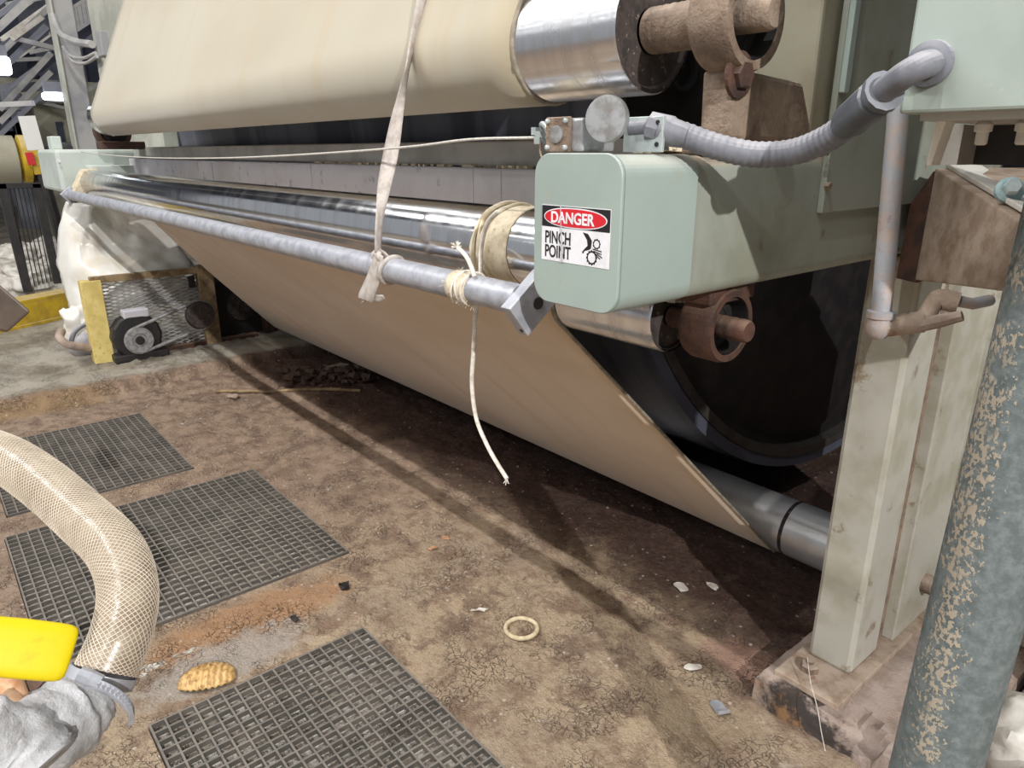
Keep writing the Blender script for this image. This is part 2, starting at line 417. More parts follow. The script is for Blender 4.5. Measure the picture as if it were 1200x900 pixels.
def spline(ctrl, n=8):
    """Catmull-Rom through control points"""
    c = [V(p) for p in ctrl]; c = [c[0] * 2 - c[1]] + c + [c[-1] * 2 - c[-2]]; out = []
    for i in range(1, len(c) - 2):
        for k in range(n):
            t = k / n; a, b, d, e = c[i - 1], c[i], c[i + 1], c[i + 2]
            out.append(0.5 * ((2 * b) + (d - a) * t + (2 * a - 5 * b + 4 * d - e) * t * t + (3 * b - a - 3 * d + e) * t ** 3))
    out.append(c[-2]); return out
def hexhead(mb, c, axis, r, hgt): mb.lathe(c, axis, [(0, r), (hgt * 0.8, r), (hgt, r * 0.85)], 6)
XA = V((1, 0, 0)); YA = V((0, 1, 0)); ZA = V((0, 0, 1))

# ================================================================== SETTING
GR = {  # grates: x0, x1, y0, y1
    'a': (-4.50, -3.49, 0.085, 0.865), 'b': (-3.285, -2.285, 0.055, 1.085), 'c': (-1.835, -0.835, 0.235, 0.900)}
STEPX = -5.02
def floor_z(x, y):
    for k, (x0, x1, y0, y1) in GR.items():
        if x0 + .002 < x < x1 - .002 and y0 + .002 < y < y1 - .002:
            return -0.015 + 0.007 * noise.fractal(V((x * 30, y * 30, 0.3)), 0.8, 2.0, 3)
    d = 9
    for k, (x0, x1, y0, y1) in GR.items():
        d = min(d, max(x0 - x, x - x1, y0 - y, y - y1))
    rim = min(1, max(0, (d - 0.01) / 0.15))
    z = 0.010 * noise.fractal(V((x * 2.6, y * 2.6, 1.7)), 0.8, 2.1, 5) * rim
    z += 0.0045 * noise.fractal(V((x * 16, y * 16, 4.7)), 0.7, 2.1, 4) * rim
    # caked, lumpy mud toward the machine and along the step
    k = max(0, min(1, (y - 1.5) / 0.5)) + max(0, min(1, (-3.0 - x) / 0.8)) * max(0, min(1, (y - 0.75) / .3))
    z += min(1, k) * rim * (0.019 * abs(noise.fractal(V((x * 9, y * 9, 9.1)), 0.6, 2.2, 5)) + 0.006 * noise.noise(V((x * 33, y * 33, 2))))
    e = STEPX + 0.05 * noise.fractal(V((y * 5, 3.3, 0)), 0.8, 2, 4)
    if x < e: z += 0.075 * min(1, (e - x) / 0.05)
    elif x < e + 0.25:
        q = 1 - (x - e) / 0.25
        z += 0.03 * q * max(0, noise.noise(V((x * 14, y * 14, 6.0))) + .2)
    return z
def axis_coords(lo, hi, f0, f1, step, coarse, extra):
    a = set(np.round(np.arange(f0, f1 + 1e-6, step), 4)); 
    a |= set(np.round(np.arange(lo, f0, coarse), 4)); a |= set(np.round(np.arange(f1 + coarse, hi + coarse, coarse), 4))
    for e in extra: a |= {round(e - .0, 4), round(e + .004, 4), round(e - 0.004, 4)}
    return sorted(a)
ex = [v for g in GR.values() for v in g[:2]]; ey = [v for g in GR.values() for v in g[2:]]
xs = axis_coords(-26, 5, -6.0, 0.2, 0.02, 0.6, ex); ys = axis_coords(-8, 7, -0.4, 2.5, 0.02, 0.5, ey)
mb = MB(); mb.grid([[(x, y, floor_z(x, y)) for x in xs] for y in ys])
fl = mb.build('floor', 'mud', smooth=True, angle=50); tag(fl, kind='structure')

# dark wall added behind the machine to block light, and hall shell on the far side
mb = MB(); mb.mm((-6.4, 5.4, 0.0), (3.0, 5.5, 6.5)); tag(mb.build('wall_light_block', 'void'), kind='structure')
mb = MB(); mb.mm((2.2, 1.5, 0.0), (2.3, 5.4, 4.2)); tag(mb.build('wall_right', 'void'), kind='structure')
mb = MB(); mb.mm((-24.2, -7, 0), (-24, 12, 8)); wf = mb.build('wall_far', 'hallgrey'); tag(wf, kind='structure')
mb = MB(); mb.mm((-24, -7, 7.6), (-7, 12, 7.8)); tag(mb.build('ceiling', 'halldark'), kind='structure')

# concrete plinth under the post
def grimy():
    t = NT('dark_patched_plinth_concrete'); xyz = t.sep(t.pos()); n2 = t.noise(26, 6, .7)
    c = t.mix(t.ramp(t.noise(12, 6), 0.4, 0.65), lin((180, 162, 152)), lin((152, 134, 122)))
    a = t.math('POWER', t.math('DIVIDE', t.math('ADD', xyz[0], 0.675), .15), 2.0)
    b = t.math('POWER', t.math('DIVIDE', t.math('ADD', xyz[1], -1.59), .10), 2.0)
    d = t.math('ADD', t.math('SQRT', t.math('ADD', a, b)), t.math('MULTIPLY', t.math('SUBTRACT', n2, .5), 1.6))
    c = t.mix(t.math('MULTIPLY', t.ramp(d, 1.05, .6), .92), c, lin((40, 34, 32)))  # black patch paints in the dark of the broken hole and front face
    c = t.mix(t.math('MULTIPLY', t.ramp(t.noise(9, 8, .7), .56, .66), .6), c, lin((166, 124, 84)))
    t.l(c, t.b.inputs['Base Color']); t.b.inputs['Roughness'].default_value = .9
    t.bump(t.noise(130, 6, .7), .9, .005); return t.m
M['dark_patched_concrete'] = grimy()
def plinth():
    mb = MB(); x0, x1, y0, y1, zt = -0.830, -0.345, 1.610, 3.0, 0.08
    n = 26; m = 60; rows = []
    for j in range(m + 1):
        y = y0 + (y1 - y0) * (j / m) ** 1.5; row = []
        for i in range(n + 1):
            x = x0 + (x1 - x0) * i / n
            z = zt + 0.004 * noise.fractal(V((x * 14, y * 14, 0)), .8, 2, 4)
            brk = noise.fractal(V((x * 9, y * 9, 5.5)), .7, 2, 3) * 0.02
            # broken away corner before the base plate
            cx, cy = x + 0.60, y - 1.62
            dd = math.hypot(cx, cy * 1.2)
            if dd < 0.11: z = min(z, 0.005 + dd * 0.25)
            row.append((x, y + (brk if j == 0 else 0), z if 0 < j and 0 < i < n else z - 0.006))
        rows.append(row)
    mb.grid(rows)
    b = [(p[0], p[1] - .012, -0.01) for p in rows[0]]; mb.grid([b, rows[0]])
    for col in (0, n):
        mb.grid([[(r[col][0], r[col][1], -0.01) for r in rows], [r[col] for r in rows]])
    o = mb.build('trim_1', 'dark_patched_concrete', smooth=True, angle=45); tag(o, kind='structure')
plinth()
# second slab the sacks lean on
mb = MB(); mb.mm((-0.33, 1.62, 0), (1.6, 3.0, 0.05)); tag(mb.build('trim_2', 'concrete', bevel=0.01), kind='structure')

# ================================================================== GRATES
def grate(key, label):
    x0, x1, y0, y1 = GR[key]; p = 0.0385
    t = thing('floor_grate', ((x0 + x1) / 2, (y0 + y1) / 2, -0.012), label, 'grate', 'floor drain grates')
    t.empty_display_size = 0.02
    nx = round((x1 - x0) / p); ny = round((y1 - y0) / p)
    g = 0.006
    mb = MB(); mb.mm((x0 + g, -0.0029, -0.006), (x1 - g, 0.0029, 0.010))
    bar = mb.build('long_bar', 'grate', t); bar.location = V((0, y0 + g, 0)); first = True
    for k in range(ny + 1):
        y = y0 + g + (y1 - y0 - 2 * g) * k / ny
        if k == 0: continue
        c = bar.copy(); COL.objects.link(c); c.location = V((0, y, 0))
    mb = MB(); mb.mm((-0.0029, y0 + g, -0.006), (0.0029, y1 - g, 0.0095))
    bar = mb.build('cross_bar', 'grate', t); bar.location = V((x0 + g, 0, 0))
    for k in range(1, nx + 1):
        c = bar.copy(); COL.objects.link(c); c.location = V((x0 + g + (x1 - x0 - 2 * g) * k / nx, 0, 0))
    return t
grate('c', 'wet grey floor grate nearest the camera, with the ridged shell at its corner')
grate('b', 'middle floor grate, passing under the bent braided hose')
grate('a', 'half-buried muddy floor grate furthest along, near the concrete step')

# ================================================================== MACHINE: drum, beams, felts, rolls
dt = thing('dryer_drum', (-3.2, 3.12, 0.15), 'huge dark dryer drum behind the rolls, its rimmed end showing beside the post', 'drum')
mb = MB(); mb.lathe((-1.4, 3.12, 1.787), (-1, 0, 0), [(0, 1.590), (0, 1.634), (0.03, 1.640), (3.75, 1.640)], 128, cap0=False); mb.build('shell', 'drum', dt, True)
mb = MB(); mb.lathe((-1.44, 3.12, 1.787), (1, 0, 0), [(0, 1.592), (0.0, 1.50), (0.03, 1.46), (0.06, 0.7), (0.06, 0.05)], 96, cap0=False); mb.build('drum_head', 'black', dt, True)
mb = MB(); mb.lathe((-1.4, 3.12, 1.787), (1, 0, 0), [(-0.04, 1.588), (0.006, 1.588), (0.006, 1.55), (-0.04, 1.545)], 128, False, False); mb.build('head_rim', 'rimiron', dt, True)
c = P(803, 80, 0, -1.38); mb = MB(); mb.lathe(c, (1, 0, 0), [(-0.05, 0.062), (0.0, 0.062), (0.0, 0.05), (-0.04, 0.05)], 28); mb.build('hand_hole', 'void', dt, True)

bt = thing('doctor_beam', (-3.2, 1.3, 1.33), 'stepped grey steel beam running behind the chrome guide roll', 'beam')
mb = MB(); mb.mm((-5.3, 1.235, 1.462), (-0.93, 1.45, 1.528)); mb.build('upper_beam', 'beamolive', bt, bevel=0.006)
mb = MB(); mb.mm((-5.3, 1.20, 1.34), (-0.93, 1.45, 1.460)); mb.build('lower_beam', 'beamgrey', bt, bevel=0.006)
for x in (-1.48, -1.60, -2.6, -3.7):
    mb = MB(); mb.mm((x - .008, 1.197, 1.345), (x + .008, 1.2, 1.455)); mb.build('joint_strip', 'beamgrey', bt)
mb = MB(); rnd = random.Random(3)
for k in range(130):
    x = -1.15 - 1.5 * rnd.random() ** 1.3; y = 1.208 + .02 * rnd.random(); s_ = .003 + .006 * rnd.random()
    mb.box((x, y, 1.461 + s_ * .3), (s_ * 2.4, s_, s_ * .8), Matrix.Rotation(rnd.random() * 3, 3, 'Z'))
mb.build('pulp_crumbs', 'tape', bt, kind='stuff')

def arc(c, r, a0, a1, n): return [(c[0] + r * math.cos(a0 + (a1 - a0) * k / n), c[1] + r * math.sin(a0 + (a1 - a0) * k / n)) for k in range(n + 1)]
def belt(name, path, xl, xr, m, parent, nx=40, sag=0.0):
    rows = []
    for i, (y, z) in enumerate(path):
        a = xl(i) if callable(xl) else xl
        rows.append([(a + (xr - a) * j / nx, y, z) for j in range(nx + 1)])
    mb = MB(); mb.grid(rows); return mb.build(name, m, parent, True, solid=0.005, angle=80)

# lower felt: round the bottom roll, up at 45 degrees, over the tucked-away return roll
cB = (2.2, 0.232); rB = 0.0985; cR = (1.115, 1.195); rR = 0.072
a_n = math.atan2(-.732, -.681)
path = [(2.26, 0.133), (2.23, 0.131)] + arc(cB, rB + .003, -PI / 2, -PI - 0 + (a_n + PI), 10)
tp = path[-1]; tq = (cR[0] + (rR + .003) * math.cos(a_n), cR[1] + (rR + .003) * math.sin(a_n))
path += [(tp[0] + (tq[0] - tp[0]) * k / 24, tp[1] + (tq[1] - tp[1]) * k / 24) for k in range(1, 25)]
nfront = len(path)
path += arc(cR, rR + .003, a_n, -PI - PI / 2 + 0.0, 12)[1:]
path += [(1.25, 1.285), (1.42, 1.285)]
def xl_low(i):
    y, z = path[i]
    u = max(0, min(1, (1.16 - z) / 1.0))
    return -4.32 - 1.22 * u ** 0.8
ft = thing('lower_felt', (-3, 1.6, 0.13), 'broad tan felt sloping down from the rolls to the floor roll', 'felt')
belt('felt_sheet', path, xl_low, -1.105, 'felt_lo', ft)
mb = MB(); mb.tube([(-1.105, y, z) for (y, z) in path[8:nfront + 6]], 0.0045, 8); mb.build('selvedge', 'felt_edge', ft, True)

# upper felt: hangs down the front of the upper roll and goes back up behind
cU = (1.03, 1.693); rU = 0.100
a_f = math.atan2(.40, -.9165); a_b = a_f + PI
up_dir = (0.40, 0.9165)
pf = [(cU[0] + (rU + .003) * math.cos(a_f) + up_dir[0] * s_, cU[1] + (rU + .003) * math.sin(a_f) + up_dir[1] * s_) for s_ in np.linspace(1.7, 0.02, 22)]
pb = [(cU[0] + (rU + .003) * math.cos(a_b) + up_dir[0] * s_, cU[1] + (rU + .003) * math.sin(a_b) + up_dir[1] * s_) for s_ in np.linspace(0.02, 0.9, 8)]
upath = pf + arc(cU, rU + .003, a_f, a_b, 20) + pb
ut = thing('upper_felt', (-3, 1.03, 1.59), 'cream felt belt hanging round the upper chrome roll along the top', 'felt')
belt('felt_sheet', upath, -4.78, -1.105, 'felt_up', ut)
mb = MB(); mb.tube([(-1.105, y, z) for (y, z) in upath], 0.004, 8); mb.build('selvedge', 'felt_edge', ut, True)

def roll(name, x0, x1, c, r, label, sh=None, endm='dirty_dark', shaft_r=0.035, group=None, skin='chrome', stub_m='dusty_rust'):
    t = thing(name, ((x0 + x1) / 2, c[0], c[1] - r), label, 'roll', group)
    mb = MB(); mb.lathe((x0, c[0], c[1]), XA, [(0, r * .99), (0.004, r), (x1 - x0 - 0.006, r), (x1 - x0, r * .975)], 72, False, False); mb.build('roll_shell', skin, t, True, angle=60)
    for x in (x0, x1):
        sg = 1 if x == x1 else -1
        mb = MB(); mb.lathe((x - sg * .004, c[0], c[1]), XA * sg, [(-0.02, r * .985), (0, r * .975), (0.002, r * .9), (-0.004, r * .86), (-0.004, shaft_r)], 48, False, False); mb.build('end_disc', endm, t, True)
    if sh:
        for (a, b) in sh:
            mb = MB(); n = 24; L = b - a
            mb.lathe((a, c[0], c[1]), XA, [(0, shaft_r * .9)] + [(L * k / n, shaft_r * (1 + .03 * math.sin(k * 2.3))) for k in range(n + 1)] + [(L + .004, shaft_r * .86)], 32); mb.build('shaft', stub_m, t, True)
    return t
roll('upper_roll', -4.92, -0.855, cU, rU, 'thick chrome roll at the top with a dusty shaft held in the big bearing', [(-0.858, -0.735), (-5.1, -4.9)], shaft_r=0.036, skin='satin')
mb = MB(); mb.lathe((-0.74, cU[0], cU[1]), XA, [(0, .024), (.098, .0245), (.105, .0225), (.108, .020)], 32); mb.build('shaft_end', 'dusty_rust', bpy.data.objects['upper_roll'], True)
roll('guide_roll', -5.20, -0.872, (0.95, 1.318), 0.077, 'long shiny chrome guide roll just behind the galvanised rail', [(-5.24, -5.19)], 'galv', 0.02)
roll('return_roll', -5.0, -0.838, cR, rR, 'small chrome roll half hidden below the green bracket', [(-0.842, -0.675)], shaft_r=0.021, skin='satin', stub_m='rust')
bt2 = roll('floor_roll', -5.55, -0.72, cB, rB, 'chrome roll near the floor in front of the post, felt round it', [(-0.73, -0.60)], 'black', 0.03, skin='dull')
# rolls' worn collar near the end of the floor roll
mb = MB(); mb.lathe((-1.075, cB[0], cB[1]), XA, [(0, rB * 1.0), (.002, rB + .0012), (.012, rB + .0012), (.014, rB)], 48, False, False); mb.build('worn_ring', 'dirty_dark', bt2, True)

# dark doctor chest in the shade between felt and drum, far end gear cover
def bearing(name, c, r, label, x0, x1, foot=None, m='dusty_rust'):
    t = thing(name, (0.5 * (x0 + x1), c[0], c[1] - r), label, 'bearing')
    L = x1 - x0
    mb = MB(); mb.lathe((x0, c[0], c[1]), XA, [(0, r * .62), (0, r * .94), (.01, r), (L - .012, r), (L, r * .95), (L, r * .78), (L - .03, r * .77)], 48, False, False); mb.build('housing', m, t, True)
    mb = MB(); mb.lathe((x0 + .01, c[0], c[1]), XA, [(0, r * .76), (L - .012, r * .76), (L - .045, r * .74), (L - .046, r * .26)], 40, False, False); mb.build('bore', 'black', t, True)  # black colour puts in the shade inside the bore, seal ring too
    mb = MB(); mb.lathe((x0, c[0], c[1]), XA, [(L - .05, r * .60), (L - .036, r * .58), (L - .034, r * .46), (L - .05, r * .42)], 40, False, False); mb.build('seal_ring', 'black', t, True)
    return t
b1 = bearing('bearing_block', (cU[0], cU[1]), 0.079, 'large dusty bearing block bolted on top of the green bracket', -0.732, -0.662)
mb = MB(); mb.prism([(-0.735, 1.010, 1.516), (-0.735, 1.275, 1.516), (-0.735, 1.215, 1.612), (-0.735, 1.005, 1.622)], (0.056, 0, 0)); mb.build('pedestal', 'dusty_rust', b1, bevel=0.008)
mb = MB(); mb.mm((-0.78, 0.965, 1.497), (-0.685, 1.27, 1.516)); mb.build('foot_plate', 'dusty_rust', b1, bevel=0.004)
for (px, py) in ((864, 88),):
    c = P(px, py, 0, -0.679); mb = MB(); mb.lathe(c, XA, [(0, .034), (.006, .034), (.008, .027)], 24); hexhead(mb, c + V((.006, 0, 0)), XA, 0.022, 0.012); mb.build('side_bolt', 'rust', b1)
for y in (1.03, 1.22):
    mb = MB(); hexhead(mb, (-0.698, y, 1.516), ZA, 0.017, 0.016); mb.build('foot_bolt', 'dusty_rust', b1)
mb = MB(); c = P(856, 19, 0, -0.70); mb.lathe((-0.725, cU[0] - .058, cU[1] + .050), (0, -.7, .7), [(0, .008), (.02, .008), (.022, .004)], 8); mb.build('grease_nipple', 'rust', b1)
mb = MB(); rnd = random.Random(5)
for k in range(60):
    a = rnd.random(); mb.box((-0.79 + .05 * rnd.random(), 0.93 + .05 * rnd.random(), 1.503 + .022 * rnd.random() ** 2), V((.012, .012, .008)) * (0.4 + rnd.random()), Matrix.Rotation(a * 6, 3, 'Z'))
mb.build('pulp_lumps', 'tape', b1, kind='stuff')
b2 = bearing('lower_bearing', (cR[0] + .012, cR[1] + .0), 0.070, 'grimy small bearing under the green bracket beside the drum', -0.785, -0.715, m='rust')
mb = MB(); mb.mm((-0.80, 1.06, 1.24), (-0.72, 1.20, 1.272)); mb.build('hanger', 'rust', b2, bevel=.004)
mb = MB(); rnd = random.Random(9)
for k in range(40):
    mb.box((-0.835 + .025 * rnd.random(), 1.08 + .04 * rnd.random(), 1.225 + .04 * rnd.random()), V((.007, .007, .005)) * (0.4 + rnd.random()), Matrix.Rotation(rnd.random() * 6, 3, 'Z'))
mb.build('pulp_lumps', 'sack', b2, kind='stuff')

# ================================================================== GREEN BRACKET with its sign
XB0, XB1, ZB0, ZB1, YB0 = -0.863, -0.681, 1.270, 1.4985, 0.770
def rrect(x0, x1, z0, z1, r, y, n=8):
    pts = []
    for (cx, cz, a) in ((x1 - r, z1 - r, 0), (x0 + r, z1 - r, PI / 2), (x0 + r, z0 + r, PI), (x1 - r, z0 + r, 1.5 * PI)):
        for k in range(n + 1):
            t = a + PI / 2 * k / n; pts.append((cx + r * math.cos(t), y, cz + r * math.sin(t)))
    return pts
gb = thing('machine_bracket', (-0.77, 1.3, 1.27), 'pale green steel bracket arm carrying the danger sign and switch', 'bracket')
mb = MB(); mb.prism(rrect(XB0, XB1, ZB0, ZB1, 0.034, YB0), (0, 0.006, 0)); mb.build('front_plate', 'green', gb, True, bevel=.0015)
mb = MB(); mb.prism(rrect(XB0 + .004, XB1 + .001, ZB0 + .001, ZB1 - .002, 0.030, YB0 + .006), (0, 0.165, 0)); mb.build('end_box', 'green', gb, True)
mb = MB(); mb.prism(rrect(XB0 + .006, XB1 - .004, ZB0 + .002, ZB1 - .004, 0.024, YB0 + .171), (0, 1.35, 0)); mb.build('arm', 'green_shade', gb, True)
mb = MB(); mb.mm((-0.845, 1.280, 1.494), (-0.695, 2.1, 3.2)); mb.build('upright', mat('dusty_upright_paint', (142, 138, 120), (126, 118, 98), 4, .55, bump=.1, bscale=80, spots=8, spotc=(128, 108, 84)), gb, bevel=.006)
mb = MB(); mb.prism([(-0.685, 1.325, 1.39), (-0.685, 2.1, 1.39), (-0.685, 2.1, 3.2), (-0.685, 1.325, 3.2)], (0.012, 0, 0)); cp = mb.build('cover_plate', 'green_shade', gb, bevel=.002)
mb = MB(); mb.mm((-0.673, 1.325, 1.60), (-0.662, 1.345, 3.2)); mb.build('plate_lip', 'green', cp, bevel=.002)
for (px, py) in ((968, 218), (965, 178)):
    c = P(px, py, 0, -0.673); mb = MB(); hexhead(mb, c, XA, 0.008, 0.009); mb.build('screw', 'dusty_rust', cp)

# sign on the front plate
sg = thing('danger_sign', (-0.770, YB0, 1.34), 'red, black and white danger pinch point sticker on the green bracket', 'sign')
sx0, sx1, sz0, sz1 = -0.8440, -0.6985, 1.3375, 1.4225; ys_ = YB0 - .0006
mb = MB(); mb.mm((sx0, ys_, sz0), (sx1, YB0 - .0001, sz1)); mb.build('backing', 'signwhite', sg, bevel=.0003)
mb = MB(); mb.mm((sx0 + .001, ys_ - .0004, sz1 - .0325), (sx1 - .001, ys_, sz1 - .001)); mb.build('black_band', 'signblack', sg)
def ell(cx, cz, a, b, y, n=40): return [(cx + a * abs(math.cos(t)) ** .8 * (1 if math.cos(t) > 0 else -1), y, cz + b * math.sin(t)) for t in [2 * PI * k / n for k in range(n)]]
ocx, ocz = (sx0 + sx1) / 2, sz1 - .0172
mb = MB(); mb.prism(ell(ocx, ocz, .0665, .0150, ys_ - .0008), (0, .0004, 0)); mb.build('white_oval', 'signwhite', sg)
mb = MB(); mb.prism(ell(ocx, ocz, .0645, .0133, ys_ - .0011), (0, .0003, 0)); mb.build('red_oval', 'redpaint', sg)
def text(body, x, z, size, y, m, sxx=1.0, off=0.0, name='lettering'):
    c = bpy.data.curves.new(name, 'FONT'); c.body = body; c.size = size; c.extrude = 0.0002; c.offset = off
    c.materials.append(M[m]); o = bpy.data.objects.new(name, c); COL.objects.link(o)
    bpy.context.view_layer.update()
    me = bpy.data.meshes.new_from_object(o.evaluated_get(bpy.context.evaluated_depsgraph_get()))
    bpy.data.objects.remove(o); me.transform(Matrix.Translation((x, y, z)) @ Matrix.Rotation(PI / 2, 4, 'X') @ Matrix.Diagonal((sxx, 1, 1, 1)))
    o = bpy.data.objects.new(name, me); COL.objects.link(o); put(o, sg)
    return o
text('DANGER', ocx - .0510, ocz - .0082, .0232, ys_ - .0013, 'signwhite', 0.98, .0006)
text('PINCH', sx0 + .008, sz0 + .0275, .0265, ys_ - .0003, 'signblack', 0.74, .0004)
text('POINT', sx0 + .008, sz0 + .0060, .0265, ys_ - .0003, 'signblack', 0.74, .0004)
def gear(cx, cz, r, y, n=11):
    mb = MB(); N = n * 4; out = []
    for k in range(N):
        rr = r * (1.16 if k % 4 in (0, 1) else 1.0); t = 2 * PI * k / N; out.append((cx + rr * math.cos(t), y, cz + rr * math.sin(t)))
    inn = [(cx + r * .78 * math.cos(2 * PI * k / N), y, cz + r * .78 * math.sin(2 * PI * k / N)) for k in range(N)]
    e = V((0, .0003, 0)); vs = out + inn; vs += [V(p) + e for p in vs]; fs = []
    for k in range(N):
        j = (k + 1) % N
        fs += [(k, j, N + j, N + k), (2 * N + k, 3 * N + k, 3 * N + j, 2 * N + j), (k, 2 * N + k, 2 * N + j, j), (N + k, N + j, 3 * N + j, 3 * N + k)]
    mb.add(vs, fs); return mb
pic = V((sx1 - .061, 0, sz0 + .0035))
def pp(u, v): return (pic.x + u * 1.3, ys_ - .0003, pic.z + v * 1.12)
gear(pp(.020, 0)[0], pp(0, .009)[2], .0098, ys_ - .0003, 12).build('gear_mark', 'signblack', sg)
gear(pp(.027, 0)[0], pp(0, .0275)[2], .0068, ys_ - .0003, 9).build('gear_mark', 'signblack', sg)
mb = MB(); mb.prism([pp(.005, .0405), pp(.013, .0395), pp(.0195, .031), pp(.0185, .021), pp(.016, .019), pp(.0085, .0165), pp(.006, .0125), pp(.0045, .0150), pp(.0085, .0195), pp(.013, .024), pp(.012, .031)], (0, .0003, 0)); mb.build('hand_mark', 'signblack', sg)
mb = MB()
for (a, b, c_, d) in ((.021, .0205, .035, .0185), (.022, .018, .035, .0150), (.0245, .0155, .033, .0085), (.028, .0150, .036, .0105)):
    dx, dz = c_ - a, d - b; L = math.hypot(dx, dz); nx_, nz_ = -dz / L * .0007, dx / L * .0007
    mb.prism([pp(a + nx_, b + nz_), pp(a - nx_, b - nz_), pp(c_ - nx_, d - nz_), pp(c_ + nx_, d + nz_)], (0, .0003, 0))
mb.build('finger_mark', 'signblack', sg)
mb = MB(); tx = sx0 + .0445
mb.prism([(tx - .002, ys_ - .0016, sz1), (tx - .0008, ys_ - .0016, sz1), (tx + .0012, ys_ - .0016, sz1 - .034), (tx + .0045, ys_ - .0016, sz0 + .02), (tx + .0055, ys_ - .0016, sz0), (tx + .0020, ys_ - .0016, sz0), (tx + .001, ys_ - .0016, sz0 + .022), (tx - .0002, ys_ - .0016, sz1 - .034)], (0, .0014, 0))
mb.build('torn_crease', 'beamgrey', sg)

# pull-cord switch on top of the bracket
sw = thing('pull_cord_switch', (-0.77, 0.83, 1.4985), 'dusty aluminium pull cord switch with round disc on the green bracket', 'switch')
zT = 1.4985
mb = MB(); mb.mm((-0.862, 0.80, zT + .002), (-0.790, 0.872, zT + .050)); mb.build('switch_body', 'alu', sw, bevel=.004)
mb = MB(); mb.mm((-0.864, 0.793, zT + .001), (-0.812, 0.800, zT + .052)); fp = mb.build('front_cap', 'dusty_rust', sw, bevel=.002)
mb = MB(); mb.lathe((-0.838, 0.793, zT + .027), -YA, [(0, .013), (.003, .013), (.004, .009), (.003, .004)], 24); mb.build('cap_boss', 'alu', fp, True)
for (dx, dz) in ((-.020, .046), (.020, .046), (-.020, .008), (.020, .008)):
    mb = MB(); mb.lathe((-0.838 + dx, 0.793, zT + dz), -YA, [(0, .0038), (.004, .0036), (.005, .002)], 10); mb.build('cap_screw', 'zinc', fp)
da = (RV * 0.06 - hv * 1.0 + V((0, 0, -.02))).normalized(); da = (V((0.30, -0.95, 0.02))).normalized()
dc = P(709, 139, 1, 0.80)
mb = MB(); mb.lathe(dc, da, [(-.016, .031), (-.012, .0325), (-.004, .0325), (0, .0315), (.0005, .028), (0, 0.002)], 48); mb.build('round_disc', 'alu', sw, True, label='round spun metal disc')
mb = MB(); mb.lathe(dc, da, [(-.05, .012), (-.014, .012)], 20); mb.build('disc_spindle', 'alu', sw, True)
mb = MB(); mb.box((-0.730, 0.868, zT + .026), (.075, .006, .050)); bk = mb.build('back_plate', 'zinc', sw, bevel=.001)
mb = MB()
for dz in (.012, .042): mb.lathe((-0.702, .865, zT + dz), -YA, [(0, .0035), (.0015, .0035)], 12)
mb.build('plate_screw', 'black', bk)
mb = MB(); mb.lathe((-0.715, 0.895, zT + .004), ZA, [(0, .010), (.006, .009), (.010, .004)], 16); mb.build('button_head', 'green', sw, True)
# clevis at the cord end
c0 = P(640, 152, 1, 0.83); mb = MB(); mb.lathe((-0.862, 0.835, zT + .026), -XA, [(0, .010), (.015, .010), (.016, .006), (.034, .006)], 16); mb.build('plunger', 'dusty_rust', sw, True)
mb = MB(); mb.tube(spline([(-0.893, .835, zT + .026), (-0.905, .826, zT + .044), (-0.918, .834, zT + .040), (-0.914, .842, zT + .024), (-0.900, .838, zT + .020)], 5), .0045, 8); mb.box((-0.922, .834, zT + .024), (.014, .014, .02)); mb.box((-0.930, .834, zT + .034), (.008, .018, .012)); mb.build('cord_clamp', 'zinc', sw, True)
mb = MB(); mb.tube(spline([(-0.915, .83, zT + .018), (-0.912, .826, zT + .002), (-0.900, .822, zT - .012)], 5), .002, 6); mb.build('cord_tail', 'dusty_rust', sw, True)
# the cord itself
mb = MB(); pts = [(-0.928, .834, zT + .024)] + [tuple(P(x, y, 1, .83)) for (x, y) in ((550, 163.5), (480, 172), (390, 179), (300, 184), (240, 185.5), (180, 185), (130, 182), (95, 178))]
mb.tube(spline(pts, 8), .0024, 8)
tag(mb.build('pull_wire', 'wire', None, True), 'thin pale wire pull cord strung along the machine above the chrome roll', 'cord')

# flexible conduit from the switch to the cabinet
fc = thing('flexible_conduit', (-0.6, .95, 1.49), 'dusty grey ribbed flexible conduit sagging from switch to cabinet', 'conduit')
YCAB = 0.95
g0 = P(748, 151, 1, .875); 
A = [P(770, 150, 1, .875), P(800, 158, 1, .90), P(840, 172, 1, .925), P(885, 181, 1, .955), P(930, 178, 1, .975), P(970, 162, 1, .97), P(1005, 137, 1, .95)]
pth = spline(A, 26)
mb = MB(); mb.tube(pth, 0.0180, 20, True, rf=lambda i, th: 1 + 0.035 * math.sin(i * 1.25)); mb.build('ribbed_hose', 'greyplastic', fc, True, angle=80)
def seg_lathe(a, b, prof, name, m, seg=24):
    a = V(a); b = V(b); L = (b - a).length; mb = MB(); mb.lathe(a, b - a, [(t * L, r) for t, r in prof], seg); return mb.build(name, m, fc, True, angle=35)
seg_lathe(P(742, 151, 1, .875), P(764, 149, 1, .875), [(0, .014), (1, .014)], 'spigot', 'greyplastic')
seg_lathe(P(759, 148, 1, .875), P(806, 160, 1, .90), [(0, .015), (.05, .0225), (.55, .0235), (.62, .021), (.9, .0185), (1, .016)], 'gland_nut', 'greyplastic', 10)
seg_lathe(P(988, 148, 1, .955), P(1037, 106, 1, .905), [(0, .0175), (.06, .0195), (.18, .0225), (.80, .0235), (.82, .0205), (.90, .0205), (.91, .0245), (1, .0245)], 'end_gland', 'dkplastic', 12)
el = spline([P(1034, 108, 1, .907), P(1060, 88, 1, .892), P(1078, 78, 1, .895), P(1087, 75, 1, .91), P(1090, 75, 1, YCAB)], 6)
